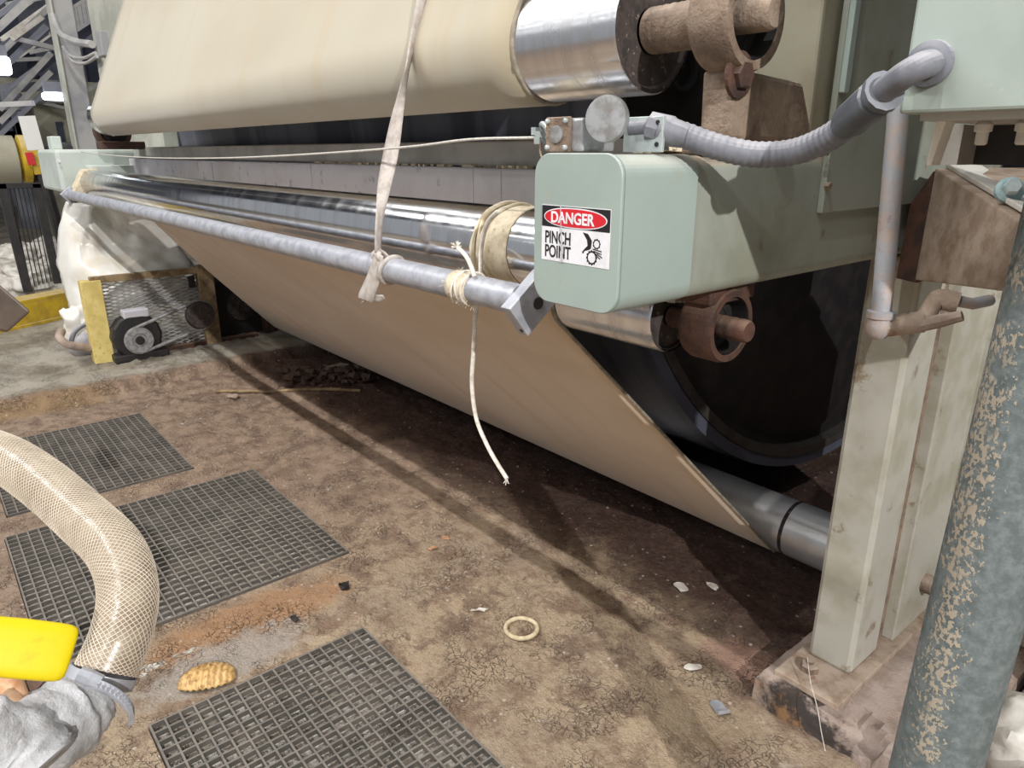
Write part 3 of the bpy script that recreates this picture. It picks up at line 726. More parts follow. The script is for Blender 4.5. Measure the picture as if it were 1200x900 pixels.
mb = MB(); mb.tube(el, 0.0150, 20); mb.build('elbow', 'greyplastic', fc, True)
fcn = P(1090, 75, 1, YCAB); mb = MB(); mb.lathe(fcn, -YA, [(0, .026), (.007, .025), (.010, .018)], 28); mb.build('lock_nut', 'greyplastic', fc, True)

# cabinet upper right
cb = thing('control_cabinet', (-0.1, 1.05, 1.545), 'pale green cabinet hanging at upper right with the conduit entering it', 'cabinet')
xc = P(1064, 60, 1, YCAB).x; zc = P(1120, 131, 1, YCAB).z
mb = MB(); mb.mm((xc, YCAB, zc), (0.25, YCAB + .30, 2.25)); mb.build('cabinet_body', 'cabinet', cb, bevel=.004)
mb = MB(); mb.mm((xc + .018, YCAB + .02, zc - .008), (0.24, YCAB + .28, zc)); mb.build('base_flange', 'beamolive', cb)
# strut and bolts under the cabinet
st = thing('mounting_rail', (-0.3, 1.02, 1.45), 'dusty plate rail with hanging bolts under the green cabinet', 'rail')
q = [P(1098, 138, 1, 1.0), P(1110, 138, 1, 1.0), P(1091, 194, 1, 1.03), P(1085, 194, 1, 1.03)]
mb = MB(); mb.hexa(q, [p_ + V((0, .03, 0)) for p_ in q]); mb.build('strut', 'sack', st, bevel=.001)
xm = P(1110, 165, 1, 1.16).x
mb = MB(); zr_ = P(1150, 193, 1, 1.2).z
mb = MB(); mb.mm((xm - .02, 1.20, zr_), (0.25, 1.215, zc - .008)); mb.build('recess_shade', 'black', st)  # black sheet stands in for the dark recess under the cabinet
mb = MB(); mb.mm((xm - .005, 1.14, zr_), (xm + .025, 1.20, zc - .008)); mb.build('stiffener', 'beamolive', st)
for (px, py) in ((1155, 146), (1203, 155)):
    c = P(px, 138, 1, 1.03); zc2 = zc - .008
    mb = MB(); mb.lathe((c.x, c.y, zc2), -ZA, [(0, .006), (.004, .010), (.012, .010), (.013, .007), (.026, .007), (.028, .005)], 12); mb.build('hanging_bolt', 'sack', st, True)

# rigid conduit running down past the bracket
rc = thing('rigid_conduit', (-0.49, 1.15, 1.24), 'dusty galvanised vertical conduit ending in an elbow beside the post', 'conduit')
yv = 1.15
a = P(1054, 118, 1, yv); b = P(1032, 372, 1, yv)
mb = MB(); n = 40; mb.tube([a.lerp(b, k / n) for k in range(n + 1)], 0.0148, 18, rf=lambda i, th: 1 + .03 * noise.noise(V((i * .9, th * 2, 0)))); mb.build('pipe', 'conduit', rc, True)
mb = MB(); mb.lathe(b + V((0, 0, .012)), -ZA, [(0, .0165), (.002, .0215), (.012, .0215), (.013, .018)], 20); mb.build('collar', 'conduit', rc, True)
e1 = D(1037, 388, 1.30); e2 = D(1068, 382, 1.33)
mb = MB(); mb.lathe(b + V((0, 0, 0)), -ZA, [(0, .018), (.012, .020), (.024, .0185), (.033, .012), (.036, .004)], 20); mb.build('elbow_body', 'conduit', rc, True)
p1 = b + V((0, 0, -.016)); p2 = P(1082, 377, 1, yv + .03); p3 = P(1118, 366, 1, yv + .05)
mb = MB(); mb.tube(spline([p1, p1.lerp(p2, .5), p2], 8), .017, 12, rf=lambda i, th: 1 + .12 * noise.noise(V((i * .7, th * 1.5, 3)))); mb.build('side_arm', 'pinkdust', rc, True)
p4 = P(1098, 352, 1, yv + .05); p5 = P(1122, 348, 1, yv + .06); p6 = P(1126, 372, 1, yv + .06)
mb = MB(); mb.tube(spline([p2, p4, p5.lerp(p6, .3)], 6), [.014] * 6 + [.017] * 7, 10); mb.build('junction_fitting', 'pinkdust', rc, True, label='dusty pinkish fitting')
mb = MB(); q1 = P(1072, 383, 1, yv + .02); q2 = P(1128, 370, 1, yv + .03)
mb.tube([q1, q1.lerp(q2, .5), q2], [.010, .0105, .008], 8); mb.build('fitting_cover', 'concrete', rc, True, label='pale dusty cover strip')
mb = MB(); mb.tube([p5.lerp(p6, .2), P(1140, 356, 1, yv + .08), P(1160, 352, 1, yv + .12)], .009, 10); mb.build('outlet_stub', 'conduit', rc, True)

# tapered bracket right of the conduit
br = thing('channel_bracket', (-0.45, 1.6, 1.26), 'brown dust-coated channel bracket below the cabinet beside the flaking pipe', 'bracket')
tl, tr, brr, bl = D(1096, 197, 1.50), D(1193, 258, 1.13), D(1187, 343, 1.13), D(1072, 328, 1.50)
bk_ = V((0.02, .30, 0.0)); top_b = [tl + V((.10, .22, .0)), tr + V((.16, .22, .03))]
mb = MB(); mb.hexa([tl, tr, brr, bl], [top_b[0], top_b[1], brr + V((.16, .22, -.0)), bl + V((.10, .22, 0))]); mb.build('channel', 'pinkdust', br, bevel=.003)
mb = MB(); q = [D(1066, 240, 1.58), D(1094, 200, 1.52), D(1074, 332, 1.52), D(1050, 326, 1.58)]
mb.hexa(q, [p_ + V((0.0, .10, 0)) for p_ in q]); mb.build('side_cheek', 'rust', br, bevel=.002)
q = [D(1108, 196.5, 1.50), D(1197, 250, 1.14), D(1215, 244, 1.20), D(1150, 199, 1.56)]
mb = MB(); mb.hexa(q, [p_ + V((0, 0, .010)) for p_ in q]); mb.build('top_flange', 'sack', br, bevel=.002)  # white colour puts in the light falling on the bracket's top
c = D(1184, 222, 1.20)
mb = MB(); mb.lathe(c, (0.4, -0.75, 0.35), [(-.01, .022), (0, .022), (.003, .016)], 20); hexhead(mb, c, (0.4, -0.75, 0.35), .014, .02); mb.build('teal_bolt', mat('pale_teal_paint', (150, 178, 182), (190, 200, 200), 30, 0.5), br, label='pale teal painted bolt')
# ================================================================== POST
pt = thing('support_post', (-0.71, 2.0, 0.10), 'grey-green steel post standing on the dusty plinth at right', 'post')
ZP = 0.098
mb = MB(); mb.mm((-0.772, 1.781, ZP), (-0.648, 1.955, 1.268)); mb.build('front_box', 'post', pt, bevel=.012)
mb = MB(); mb.mm((-0.74, 1.95, ZP), (-0.668, 2.035, 1.268)); mb.build('recess_web', 'dusty_rust', pt)
mb = MB(); mb.mm((-0.772, 2.03, ZP), (-0.636, 2.36, 1.268)); mb.build('rear_plate', 'post', pt, bevel=.004)
mb = MB(); mb.mm((-0.70, 2.30, ZP), (-0.30, 2.33, 1.268)); mb.build('side_flange', 'post', pt, bevel=.004)
bp = MB(); bp.mm((-0.800, 1.648, 0.078), (-0.612, 2.45, 0.098)); bpo = bp.build('base_plate', 'pinkdust', pt, bevel=.003)
c = P(916, 787, 2, ZP); c = V((-0.735, 1.722, ZP)); mb = MB(); hexhead(mb, c, ZA, .026, .022); mb.lathe(c + V((0, 0, .016)), ZA, [(0, .010), (.014, .009)], 12); mb.build('anchor_bolt', 'dusty_rust', bpo)

# ================================================================== RAIL with strap, tape and string
rl = thing('hand_rail', (-3, .83, 1.21), 'galvanised pipe rail in front of the chrome roll, ending in a square plate', 'rail')
YR, ZR, RR = .815, 1.249, .0280
mb = MB(); mb.lathe((-5.17, YR, ZR), XA, [(0, RR * 1.05), (1.99, RR * 1.05), (2.0, RR), (4.225, RR)], 32); mb.build('pipe', 'galv', rl, True)
pc = V((-0.934, YR + .012, ZR - .004))
Rx = Matrix.Rotation(math.radians(38), 3, 'X')
mb = MB(); mb.box(pc, (.026, .096, .070), Rx); pl = mb.build('end_plate', 'galv', rl, bevel=.002, label='square grey end plate')
mb = MB(); mb.lathe(pc + V((.013, .006, 0)), XA, [(0, .011), (.002, .011), (.002, .006)], 20); mb.build('plate_bolt', 'black', pl)
mb = MB(); mb.lathe(pc + Rx @ V((.004, -.048, -.022)), Rx @ V((0, -1, 0)), [(0, .004), (.001, .004)], 12); mb.build('plate_hole', 'black', pl)
mb = MB(); mb.box((-5.17, YR, ZR), (.02, .08, .08), Rx); mb.build('end_plate', 'galv', rl, bevel=.002)

# tape wrapped round the rail
tw = thing('tape_wrap', (-1.19, YR, ZR), 'frayed fibre tape and string wound round the rail near its end', 'wrap')
xw = P(532, 337, 1, YR - RR).x
mb = MB(); mb.lathe((xw - .032, YR, ZR), XA, [(0, RR + .0005), (.002, RR + .002), (.026, RR + .003), (.030, RR + .0012), (.036, RR + .003), (.062, RR + .002), (.064, RR + .0005)], 32, False, False); mb.build('tape_band', 'tape', tw, True)
for dx, tilt in ((-.004, .01), (.008, -.006), (.026, .004)):
    mb = MB(); pts = [(xw + dx + tilt * math.sin(2 * PI * k / 28), YR + (RR + .004) * math.cos(2 * PI * k / 28), ZR + (RR + .004) * math.sin(2 * PI * k / 28)) for k in range(28)]
    mb.tube(pts, .0026, 8, closed=True); mb.build('string_loop', 'cord', tw, True)
mb = MB(); rnd = random.Random(4)
for k in range(150):
    a = rnd.random() * 2 * PI; x = xw - .035 + .075 * rnd.random(); p0 = V((x, YR + (RR + .002) * math.cos(a), ZR + (RR + .002) * math.sin(a)))
    n_ = V((rnd.uniform(-.6, .6), math.cos(a), math.sin(a))) * rnd.uniform(.003, .010)
    p1 = p0 + n_ + V((rnd.uniform(-.004, .004), 0, -.002)); mb.tube([p0, p0.lerp(p1, .6), p1], .0004, 3)
mb.build('fibre_fuzz', 'cord', tw, kind='stuff')
# canvas band on the guide roll
cw = thing('canvas_band', (-1.13, .93, 1.245), 'cream canvas band and twisted cloth tied round the chrome guide roll', 'wrap')
xa = P(562, 290, 1, .873).x; xb = P(593, 295, 1, .873).x
mb = MB(); rr = .078
mb.lathe((xa, .95, 1.318), XA, [(0, rr), (.0015, rr + .0015), ((xb - xa), rr + .002), ((xb - xa) + .0015, rr)], 56, False, False); mb.build('band', 'tape', cw, True)
for j, (dx, tl_, rad) in enumerate(((-.012, .010, .0055), (-.002, -.012, .0050), (.012, .020, .0045))):
    mb = MB(); pts = [(xa + dx + tl_ * math.sin(2 * PI * k / 40 + .5), .95 + (rr + rad * .8) * math.cos(2 * PI * k / 40), 1.318 + (rr + rad * .8) * math.sin(2 * PI * k / 40)) for k in range(40)]
    mb.tube(pts, rad, 8, closed=True, rf=lambda i, th: 1 + .25 * math.sin(th * 2 + i * .9)); mb.build('twisted_cloth', 'tape', cw, True)
# hanging cord
def cordpts(L, y): return [tuple(P(a_, b_, 1, y)) for a_, b_ in L]
hc = thing('hanging_cord', (-1.2, .87, .8), 'white cord hanging from the canvas band past the rail, frayed end low', 'cord')
mb = MB(); up_ = cordpts([(583, 248), (571, 262), (564, 290), (563, 322)], .852); dn = cordpts([(560, 350)], .868) + cordpts([(557, 372), (555, 410), (553, 450), (558, 490), (570, 520), (582, 542), (594, 561)], .862)
mb.tube(spline(up_ + dn, 8), .0046, 8); mb.build('cord', 'cord', hc, True)
mb = MB(); e = V(dn[-1])
for k in range(14): mb.tube([e, e + V((random.uniform(-.006, .012), random.uniform(-.006, .006), random.uniform(-.014, .002)))], .0008, 4)
mb.build('frayed_tip', 'cord', hc, kind='stuff')
sc_ = thing('cord_stub', (-1.25, .80, 1.3), 'short frayed cord end sticking up from the rail tape', 'cord')
mb = MB(); L = cordpts([(556, 324), (552, 312), (546, 300), (536, 290)], .80); mb.tube(spline(L, 6), .0045, 8); mb.build('cord', 'cord', sc_, True)
mb = MB(); e = V(L[-1])
for k in range(22): mb.tube([e, e + V((random.uniform(-.014, .006), random.uniform(-.008, .008), random.uniform(-.006, .012)))], .0011, 4)
mb.build('frayed_tip', 'cord', sc_, kind='stuff')

# webbing strap tied to the rail
sp = thing('webbing_strap', (-1.5, .8, 1.2), 'grey webbing strap hanging from above and knotted round the rail', 'strap')
def ribbon(stations, name, m='web'):      # station: centre px, y depth, half width px vector
    L, R = [], []
    for (x, y, dep, wx, wy, dd) in stations:
        L.append(P(x - wx, y - wy, 1, dep - dd)); R.append(P(x + wx, y + wy, 1, dep + dd))
    L = spline(L, 6); R = spline(R, 6); rows = [[l.lerp(r_, k / 3) for k in range(4)] for l, r_ in zip(L, R)]
    mb = MB(); mb.grid(rows); return mb.build(name, m, sp, True, solid=.0022, angle=80)
ribbon([(505, -60, .985, 5, 1, .012), (494, 0, .955, 5.5, 1, .012), (484, 50, .925, 4, 1, .014), (478, 78, .900, 2.2, .6, .018), (473, 100, .892, 3.5, .6, .012), (466, 135, .880, 6.5, 1, .006), (458, 180, .862, 8.5, 1.5, .004), (450, 220, .832, 7.5, 1.5, .008), (445, 255, .806, 4.5, 1, .012), (443, 285, .796, 3.5, .6, .012), (443, 296, .794, 4, .5, .006)], 'hanging_web')
ribbon([(444, 298, .790, 5, 2, .003), (442, 312, .788, 7, 2, .004), (437, 328, .786, 8, 2, .003), (430, 345, .784, 8.5, 3, .003), (428, 352, .786, 8, 3, .003)], 'tail_web')
ribbon([(429, 352, .788, 7, -4, .002), (439, 350, .792, 5, 4, .003), (450, 348, .796, 1.5, 2, .003)], 'tail_end')
ribbon([(446, 296, .800, 2, 5, .004), (455, 303, .806, 2, 6, .004), (466, 314, .826, 1.5, 4, .004)], 'side_fold')
kc = P(444, 300, 1, .797)
mb = MB(); xk = P(446, 310, 1, YR - RR).x
mb.tube([(xk + .012 * math.sin(2 * PI * k / 24), YR + (RR + .003) * math.cos(2 * PI * k / 24), ZR + (RR + .003) * math.sin(2 * PI * k / 24)) for k in range(24)], .005, 8, closed=True); mb.build('rail_loop', 'web', sp, True)
mb = MB(); pts = [kc + V((.013 * math.cos(2 * PI * k / 18), -.004 - .003 * math.cos(4 * PI * k / 18), .009 * math.sin(2 * PI * k / 18))) for k in range(18)]
mb.tube(pts, .0062, 8, closed=True); mb.build('knot', 'web', sp, True)

# ================================================================== BIG PIPE and sacks at right
pa = D(1095, 900, 1.13); pp_ = thing('floor_pipe', (pa.x, pa.y, 0), 'fat grey pipe with flaking tan scale standing in the right foreground', 'pipe')
pt2 = D(1216, 440, .945); pdir = (pt2 - pa) / (pt2.z - pa.z); p0_ = pa - pdir * pa.z
mb = MB(); n = 60; mb.tube([p0_ + pdir * (2.4 * k / n) for k in range(n + 1)], .0605, 40, rf=lambda i, th: 1 + .004 * noise.noise(V((i * .7, th * 3, 0)))); mb.build('pipe_wall', 'flakepipe', pp_, True)
mb = MB(); mb.lathe((p0_.x, p0_.y, 0), ZA, [(0, .11), (.018, .11), (.02, .062)], 32); mb.build('floor_flange', 'rust', pp_, True)

def lump(name, c, size, seed, label, cat, m='sack', group=None, rot=0, amp=.22):
    mb = MB(); rows = []; N, K = 22, 28
    R = Matrix.Rotation(rot, 3, 'Z')
    for i in range(N + 1):
        a = PI * i / N; row = []
        for k in range(K + 1):
            b = 2 * PI * (k % K) / K; d = V((math.sin(a) * math.cos(b), math.sin(a) * math.sin(b), math.cos(a)))
            f = 1 + amp * noise.fractal(d * 1.7 + V((seed, 0, 0)), .7, 2.1, 4) + .10 * abs(noise.noise(d * 3.4 + V((0, seed, 0))))
            d2 = V((math.copysign(abs(d.x) ** .75, d.x), math.copysign(abs(d.y) ** .75, d.y), math.copysign(abs(d.z) ** .8, d.z)))
            q = R @ V((d2.x * size[0] * f, d2.y * size[1] * f, d2.z * size[2] * f)); row.append(V(c) + q)
        rows.append(row)
    zmin = min(p_.z for r in rows for p_ in r)
    mb.grid(rows); o = mb.build(name, m, None, True, angle=75); tag(o, label, cat, group); return o
c = P(1196, 872, 2, .10); lump('sack', (c.x + .03, c.y + .0, .10), (.13, .11, .11), 1.3, 'white sack slumped on the floor at the lower right corner', 'sack', rot=.6)
c = P(1207, 905, 2, .16); lump('sack', (c.x + .05, c.y - .04, .085), (.10, .10, .085), 4.1, 'folded white sack lying in front of the slumped one', 'sack', rot=1.2)
c = P(1204, 655, 2, .45); lump('sack', (c.x + .16, c.y + .06, .33), (.12, .10, .29), 7.7, 'upright pale sack standing behind the flaking pipe', 'sack', rot=.3, amp=.12)

# ================================================================== LEFT FOREGROUND: hose, clamp, coupling, lever
hs = thing('braided_hose', tuple(D(120, 790, .86)), 'thick braided clear hose bending down over the grates', 'hose')
hp = spline([D(-60, 515, 1.12), D(0, 535, 1.07), D(45, 562, 1.03), D(95, 605, .99), D(135, 645, .95), D(150, 690, .92), D(143, 740, .89), D(124, 786, .87)], 22)
hp = hp[::1]
mb = MB(); mb.tube(hp, .0355, 48, rf=lambda i, th: 1 + .010 * max(0, math.sin(i * .75 + th * 1.0))); mb.build('hose_wall', 'hose', hs, True, angle=80)
mb = MB()
frs = []; prev = None
for i_ in range(len(hp)):
    t_ = (hp[min(i_ + 1, len(hp) - 1)] - hp[max(i_ - 1, 0)]).normalized()
    u_ = t_.cross(ZA) if prev is None else prev - t_ * prev.dot(t_)
    u_.normalize(); prev = u_; frs.append((u_, t_.cross(u_)))
acc = [0.0]
for i_ in range(1, len(hp)): acc.append(acc[-1] + (hp[i_] - hp[i_ - 1]).length)
for sgn in (1, -1):
    for k in range(30):
        pts = []
        for i_ in range(0, len(hp)):
            th = 2 * PI * k / 30 + sgn * acc[i_] / .0355 * 1.3
            pts.append(hp[i_] + (frs[i_][0] * math.cos(th) + frs[i_][1] * math.sin(th)) * .0358)
        mb.tube(pts, .0006, 4)
mb.build('braid_threads', 'braid', hs, True, kind='stuff')
ct = D(118, 796, .87); axis = (D(104, 830, .855) - D(124, 786, .87)).normalized()
hcl = thing('hose_clamp', tuple(ct), 'steel worm clamp round the end of the braided hose', 'clamp')
mb = MB(); mb.lathe(ct - axis * .010, axis, [(0, .0370), (0, .0395), (.014, .0395), (.014, .0370)], 40, False, False); mb.build('band', 'galv', hcl, True)
q0 = D(92, 790, .815); q1 = D(118, 800, .82)
mb = MB(); mb.tube([q0, q0.lerp(q1, .5), q1], [.0085, .0095, .0085], 8); mb.build('worm_housing', 'galv', hcl)
tail = spline([D(100, 800, .815), D(122, 806, .812), D(142, 818, .815), D(153, 832, .82), D(154, 848, .83)], 8)
mb = MB(); ax2 = (V((.2, .2, 1))).normalized()
rows = [[p_ + axis * (-.006 + .012 * k / 2) for k in range(3)] for p_ in tail]; mb.grid(rows); tb = mb.build('band_tail', 'galv', hcl, True, solid=.0016)
for i in range(6, len(tail) - 1, 2):
    mb = MB(); mb.box(tail[i], (.003, .004, .010)); mb.build('tooth', 'galv', tb)
cpl = thing('wrapped_coupling', tuple(D(60, 850, .8)), 'grey wet wrapped pipe coupling at the lower left corner', 'coupling')
a = D(112, 812, .865); pts = spline([a, D(85, 835, .84), D(45, 862, .80), D(-10, 890, .76), D(-60, 915, .73)], 10)
mb = MB(); mb.tube(pts, [.034 + .014 * min(1, k / 12) for k in range(len(pts))], 40, rf=lambda i, th: 1 + .10 * noise.fractal(V((i * .22, math.cos(th) * 1.6, math.sin(th) * 1.6)), .7, 2, 4)); mb.build('wrapping', 'wrap', cpl, True, angle=80)
mb = MB(); pts = spline([D(46, 905, .74), D(20, 880, .74), D(-30, 868, .72)], 8); mb.tube(pts, .04, 30, rf=lambda i, th: 1 + .12 * noise.fractal(V((i * .3, math.cos(th) * 1.4, math.sin(th) * 1.4 + 5)), .7, 2, 4)); mb.build('loose_flap', 'wrap', cpl, True, angle=80)
lv = thing('valve_lever', tuple(D(40, 765, .62)), 'bright yellow vinyl-coated valve lever at the left edge', 'lever')
La, Lb = D(-90, 748, .60), D(84, 766, .665); dirL = (Lb - La).normalized(); side = dirL.cross((CAM - La).normalized()).normalized(); nrm = dirL.cross(side)
def stad(w_, h_, n=20):
    out = []
    for k in range(n):
        t = 2 * PI * k / n; out.append((math.copysign(abs(math.cos(t)) ** .45, math.cos(t)) * w_, math.copysign(abs(math.sin(t)) ** .6, math.sin(t)) * h_))
    return out
mb = MB(); L = (Lb - La).length; vs = []; fs = []; st_ = [0, .3, .6, .85, .93, .975, .995, 1.0]; sc2 = [.92, .95, 1, 1, .98, .92, .80, .55]
for s_, k_ in zip(st_, sc2):
    for (u, v_) in stad(.0255 * k_, .008 * k_): vs.append(La + dirL * (L * s_) + side * u + nrm * v_)
n = 20
for i in range(len(st_) - 1):
    for k in range(n): fs.append((i * n + k, i * n + (k + 1) % n, (i + 1) * n + (k + 1) % n, (i + 1) * n + k))
fs += [tuple(range(n - 1, -1, -1)), tuple((len(st_) - 1) * n + k for k in range(n))]
mb.add(vs, fs); mb.build('grip', 'yellow', lv, True, angle=60)
c = La.lerp(Lb, .80) - nrm * 0; 
mb = MB(); mb.tube([La - dirL * .05, La + dirL * .02], .010, 8); mb.build('lever_arm', 'galv', lv)
vs_ = thing('valve_stub', tuple(D(20, 815, .78)), 'short orange-rusted pipe stub with a brown nut under the yellow lever', 'valve')
mb = MB(); mb.tube([D(2, 770, .80), D(12, 800, .80), D(26, 838, .79)], .0125, 20); mb.build('stub_pipe', mat('peach_rust', (206, 168, 134), (172, 120, 82), 40, .7, bump=.3, bscale=120, dist=.002), vs_, True)
mb = MB(); cc = D(37, 806, .83); mb.lathe(cc, (.4, -.2, 1), [(-.03, .020), (.016, .020), (.020, .012)], 6); mb.build('nut', 'rust', vs_)
mb = MB(); mb.tube([D(-8, 838, .83), D(-6, 790, .84)], .02, 14); mb.build('valve_body', 'black', vs_, True)
# dark bar end at left edge
bb = thing('steel_bar', tuple(D(0, 360, .85)), 'dark grey square bar end poking in at the left edge', 'bar')
q = [D(-60, 290, .85), D(0, 334, .85), D(36, 365, .85), D(8, 390, .85), D(-60, 372, .85)]
mb = MB(); mb.prism(q, ray(10, 365) * .02); mb.build('bar', mat('smoked_steel', (92, 76, 64), (66, 56, 48), 10, .5, .3), bb, bevel=.003)

# ================================================================== SMALL LITTER ON THE FLOOR
def fz(x, y): return floor_z(x, y)
c = P(611, 738, 2, .008); rg = thing('rubber_ring', (c.x, c.y, fz(c.x, c.y)), 'cream ring lying on the brown mud floor', 'ring')
mb = MB(); pts = [(c.x + .052 * math.cos(2 * PI * k / 40), c.y + .052 * math.sin(2 * PI * k / 40), fz(c.x, c.y) + .009) for k in range(40)]; mb.tube(pts, .0075, 10, closed=True); mb.build('ring', 'ring', rg, True)
c = P(842, 827, 2, .01); tg = thing('metal_tab', (c.x, c.y, fz(c.x, c.y)), 'small rounded grey metal tab on the floor near the plinth', 'tab')
a1 = math.radians(152); R = Matrix.Rotation(a1, 3, 'Z') @ Matrix.Rotation(.12, 3, 'Y')
out = [(-.030, -.018, 0), (.012, -.018, 0)] + [(.012 + .018 * math.sin(t), -.018 * math.cos(t), 0) for t in np.linspace(.2, PI - .2, 9)] + [(.012, .018, 0), (-.030, .018, 0)]
mb = MB(); mb.prism([V((c.x, c.y, fz(c.x, c.y) + .008)) + R @ V(p_) for p_ in out], (0, 0, .003)); mb.build('plate', 'galv', tg, bevel=.0008)
mb = MB(); mb.box(V((c.x, c.y, fz(c.x, c.y) + .014)) + R @ V((-.031, 0, 0)), (.003, .036, .010), R); mb.build('bent_lip', 'galv', tg)
# ridged shell
c = P(243, 800, 2, .0); sh = thing('ridged_shell', (c.x, c.y, 0), 'tan ridged scrap like a broken shell at the corner of the near grate', 'scrap')
mb = MB(); rows = []; nr = 40; 
ua = (P(276, 795, 2, 0) - P(208, 806, 2, 0)); ua.z = 0; Lh = ua.length / 2; ua.normalize(); va = V((-ua.y, ua.x, 0))
for i in range(nr + 1):
    u = -1 + 2 * i / nr; row = []
    wd = math.sqrt(max(0, 1 - u * u)) ** .8
    for j in range(11):
        v_ = j / 10
        rid = .004 * math.sin(u * 30) * (1 - v_ * .4)
        row.append(V((c.x, c.y, fz(c.x, c.y))) + ua * (u * Lh) + va * (-.045 * wd + .115 * wd * v_) + ZA * (.002 + (.034 * wd * math.sin(PI * min(1, v_ * .75 + .12)) + rid * wd)))
    rows.append(row)
mb.grid(rows); mb.build('ridged_skin', 'shellm', sh, True, solid=.003, angle=80)
def scrap(px, py, size, name, label, m, seed, cat='scrap', h=.006, asp=2.0, rot=0.0):
    c = P(px, py, 2, 0); rn = random.Random(seed); n = 11; z = fz(c.x, c.y)
    R = Matrix.Rotation(rot, 3, 'Z'); poly = []
    for k in range(n):
        t = 2 * PI * k / n; r_ = size * (0.7 + .5 * rn.random()); poly.append(V((c.x, c.y, z + .002)) + R @ V((r_ * math.cos(t), r_ * math.sin(t) / asp, h * rn.random())))
    mb = MB(); mb.prism(poly, (0, 0, .004)); o = mb.build(name, m, None, bevel=.0008); tag(o, label, cat); return o
scrap(563, 716, .030, 'paper_scrap', 'thin pale paper shred on the floor near the cream ring', 'sack', 1, asp=4, rot=.9)
scrap(522, 631, .020, 'orange_scrap', 'pale orange paper curl on the mud left of the shadow', 'leaf', 2, rot=.4)
scrap(508, 643, .020, 'orange_scrap', 'darker orange chip beside the pale curl on the mud', 'leaf', 3, rot=1.4)
scrap(404, 690, .028, 'black_scrap', 'small black lump on the floor above the near grate', 'black', 4, h=.02, asp=1.5)
scrap(345, 726, .020, 'black_scrap', 'flat dark flake on the rusty wet floor', 'black', 5, h=.006, asp=1.6)
scrap(798, 690, .030, 'pale_clump', 'crumpled pale pulp clump in the machine shadow', 'sack', 6, h=.012, asp=1.4)
scrap(834, 688, .026, 'pale_clump', 'smaller pale pulp clump right of the crumpled one in shadow', 'sack', 7, h=.010, asp=1.5)
scrap(812, 785, .034, 'pale_clump', 'white pulp smear at the end of the rail shadow', 'sack', 8, h=.003, asp=2.2, rot=1.1)
scrap(274, 467, .055, 'pale_clump', 'pale broken flake on the far mud below the stick', 'concrete', 9, h=.012, asp=1.5)
c1, c2 = P(253, 459, 2, .012), P(422, 457, 2, .012)
mb = MB(); mb.tube([c1.lerp(c2, k / 12) + ZA * (fz(*(c1.lerp(c2, k / 12)).xy) * .6 + .004 * math.sin(k)) for k in range(13)], .011, 10); tag(mb.build('stick', 'wood', None, True), 'long thin stick lying across the mud by the shadow', 'stick')
# pulled wire at the post foot
mb = MB(); mb.tube(spline([P(946, 770, 1, 1.70), P(950, 800, 1, 1.64), P(958, 830, 1, 1.585), P(962, 855, 1, 1.57), P(967, 880, 1, 1.56)], 6), .0012, 6); tag(mb.build('loose_string', 'cord', None, True), 'fine loose thread trailing down the plinth by the post foot', 'string')

# ================================================================== FAR END (left): guard, motor, plastic, fence
XG = -5.62
gd = thing('belt_guard', (XG, 1.3, .07), 'yellow-posted expanded-mesh belt guard at the far end of the machine', 'guard')
def PXG(x, y, dx=0): return P(x, y, 0, XG + dx)
def bar4(a, b, w_, d_, name, m, parent, bev=.003):     # square bar from a to b
    a = V(a); b = V(b); t = (b - a).normalized(); u = t.cross(XA).normalized() if abs(t.x) < .9 else t.cross(ZA).normalized(); q = t.cross(u)
    s_ = [u * w_ / 2 + q * d_ / 2, -u * w_ / 2 + q * d_ / 2, -u * w_ / 2 - q * d_ / 2, u * w_ / 2 - q * d_ / 2]
    mb = MB(); mb.hexa([a + k for k in s_], [b + k for k in s_]); return mb.build(name, m, parent, bevel=bev)
p0 = V((XG, P(124, 426, 2, .07).y - .0, .07)); ptop = PXG(111, 328)
bar4(p0, (XG, p0.y, ptop.z), .125, .10, 'corner_post', 'yellowpost', gd)
p2 = PXG(250, 402); p3 = PXG(242, 310)
bar4(p2, (XG, p2.y, p3.z), .11, .08, 'end_post', 'wood', gd)
bar4((XG, p0.y, ptop.z), (XG, p2.y, PXG(235, 316).z), .045, .05, 'top_rail', 'wood', gd)
bar4((XG, p0.y - .02, .085), (XG, p2.y + .35, .085), .05, .06, 'bottom_rail', 'rust', gd)
# expanded metal: woven diagonal strands
mb = MB(); ya, yb, za, zb = p0.y + .05, p2.y - .05, .11, ptop.z - .03
step = .026
def clip(y0_, s_, up_):
    out = []
    for y in np.linspace(ya, yb, 25):
        z = y0_ + (y - ya) * s_ * up_
        if za <= z <= zb: out.append((XG - .02, y, z))
    return out
k = -80
for k in range(-40, 80):
    for up_ in (1, -1):
        L = clip(za + k * step, .30, up_)
        if len(L) > 1:
            mb.tube([L[0], L[-1]], .0042, 4)
mb.build('expanded_mesh', 'halllight', gd, kind='stuff')
c = PXG(224, 330); mb = MB(); mb.box(c + V((.01, 0, 0)), (.01, .05, .09)); mb.build('padlock_tab', 'black', gd, bevel=.006)
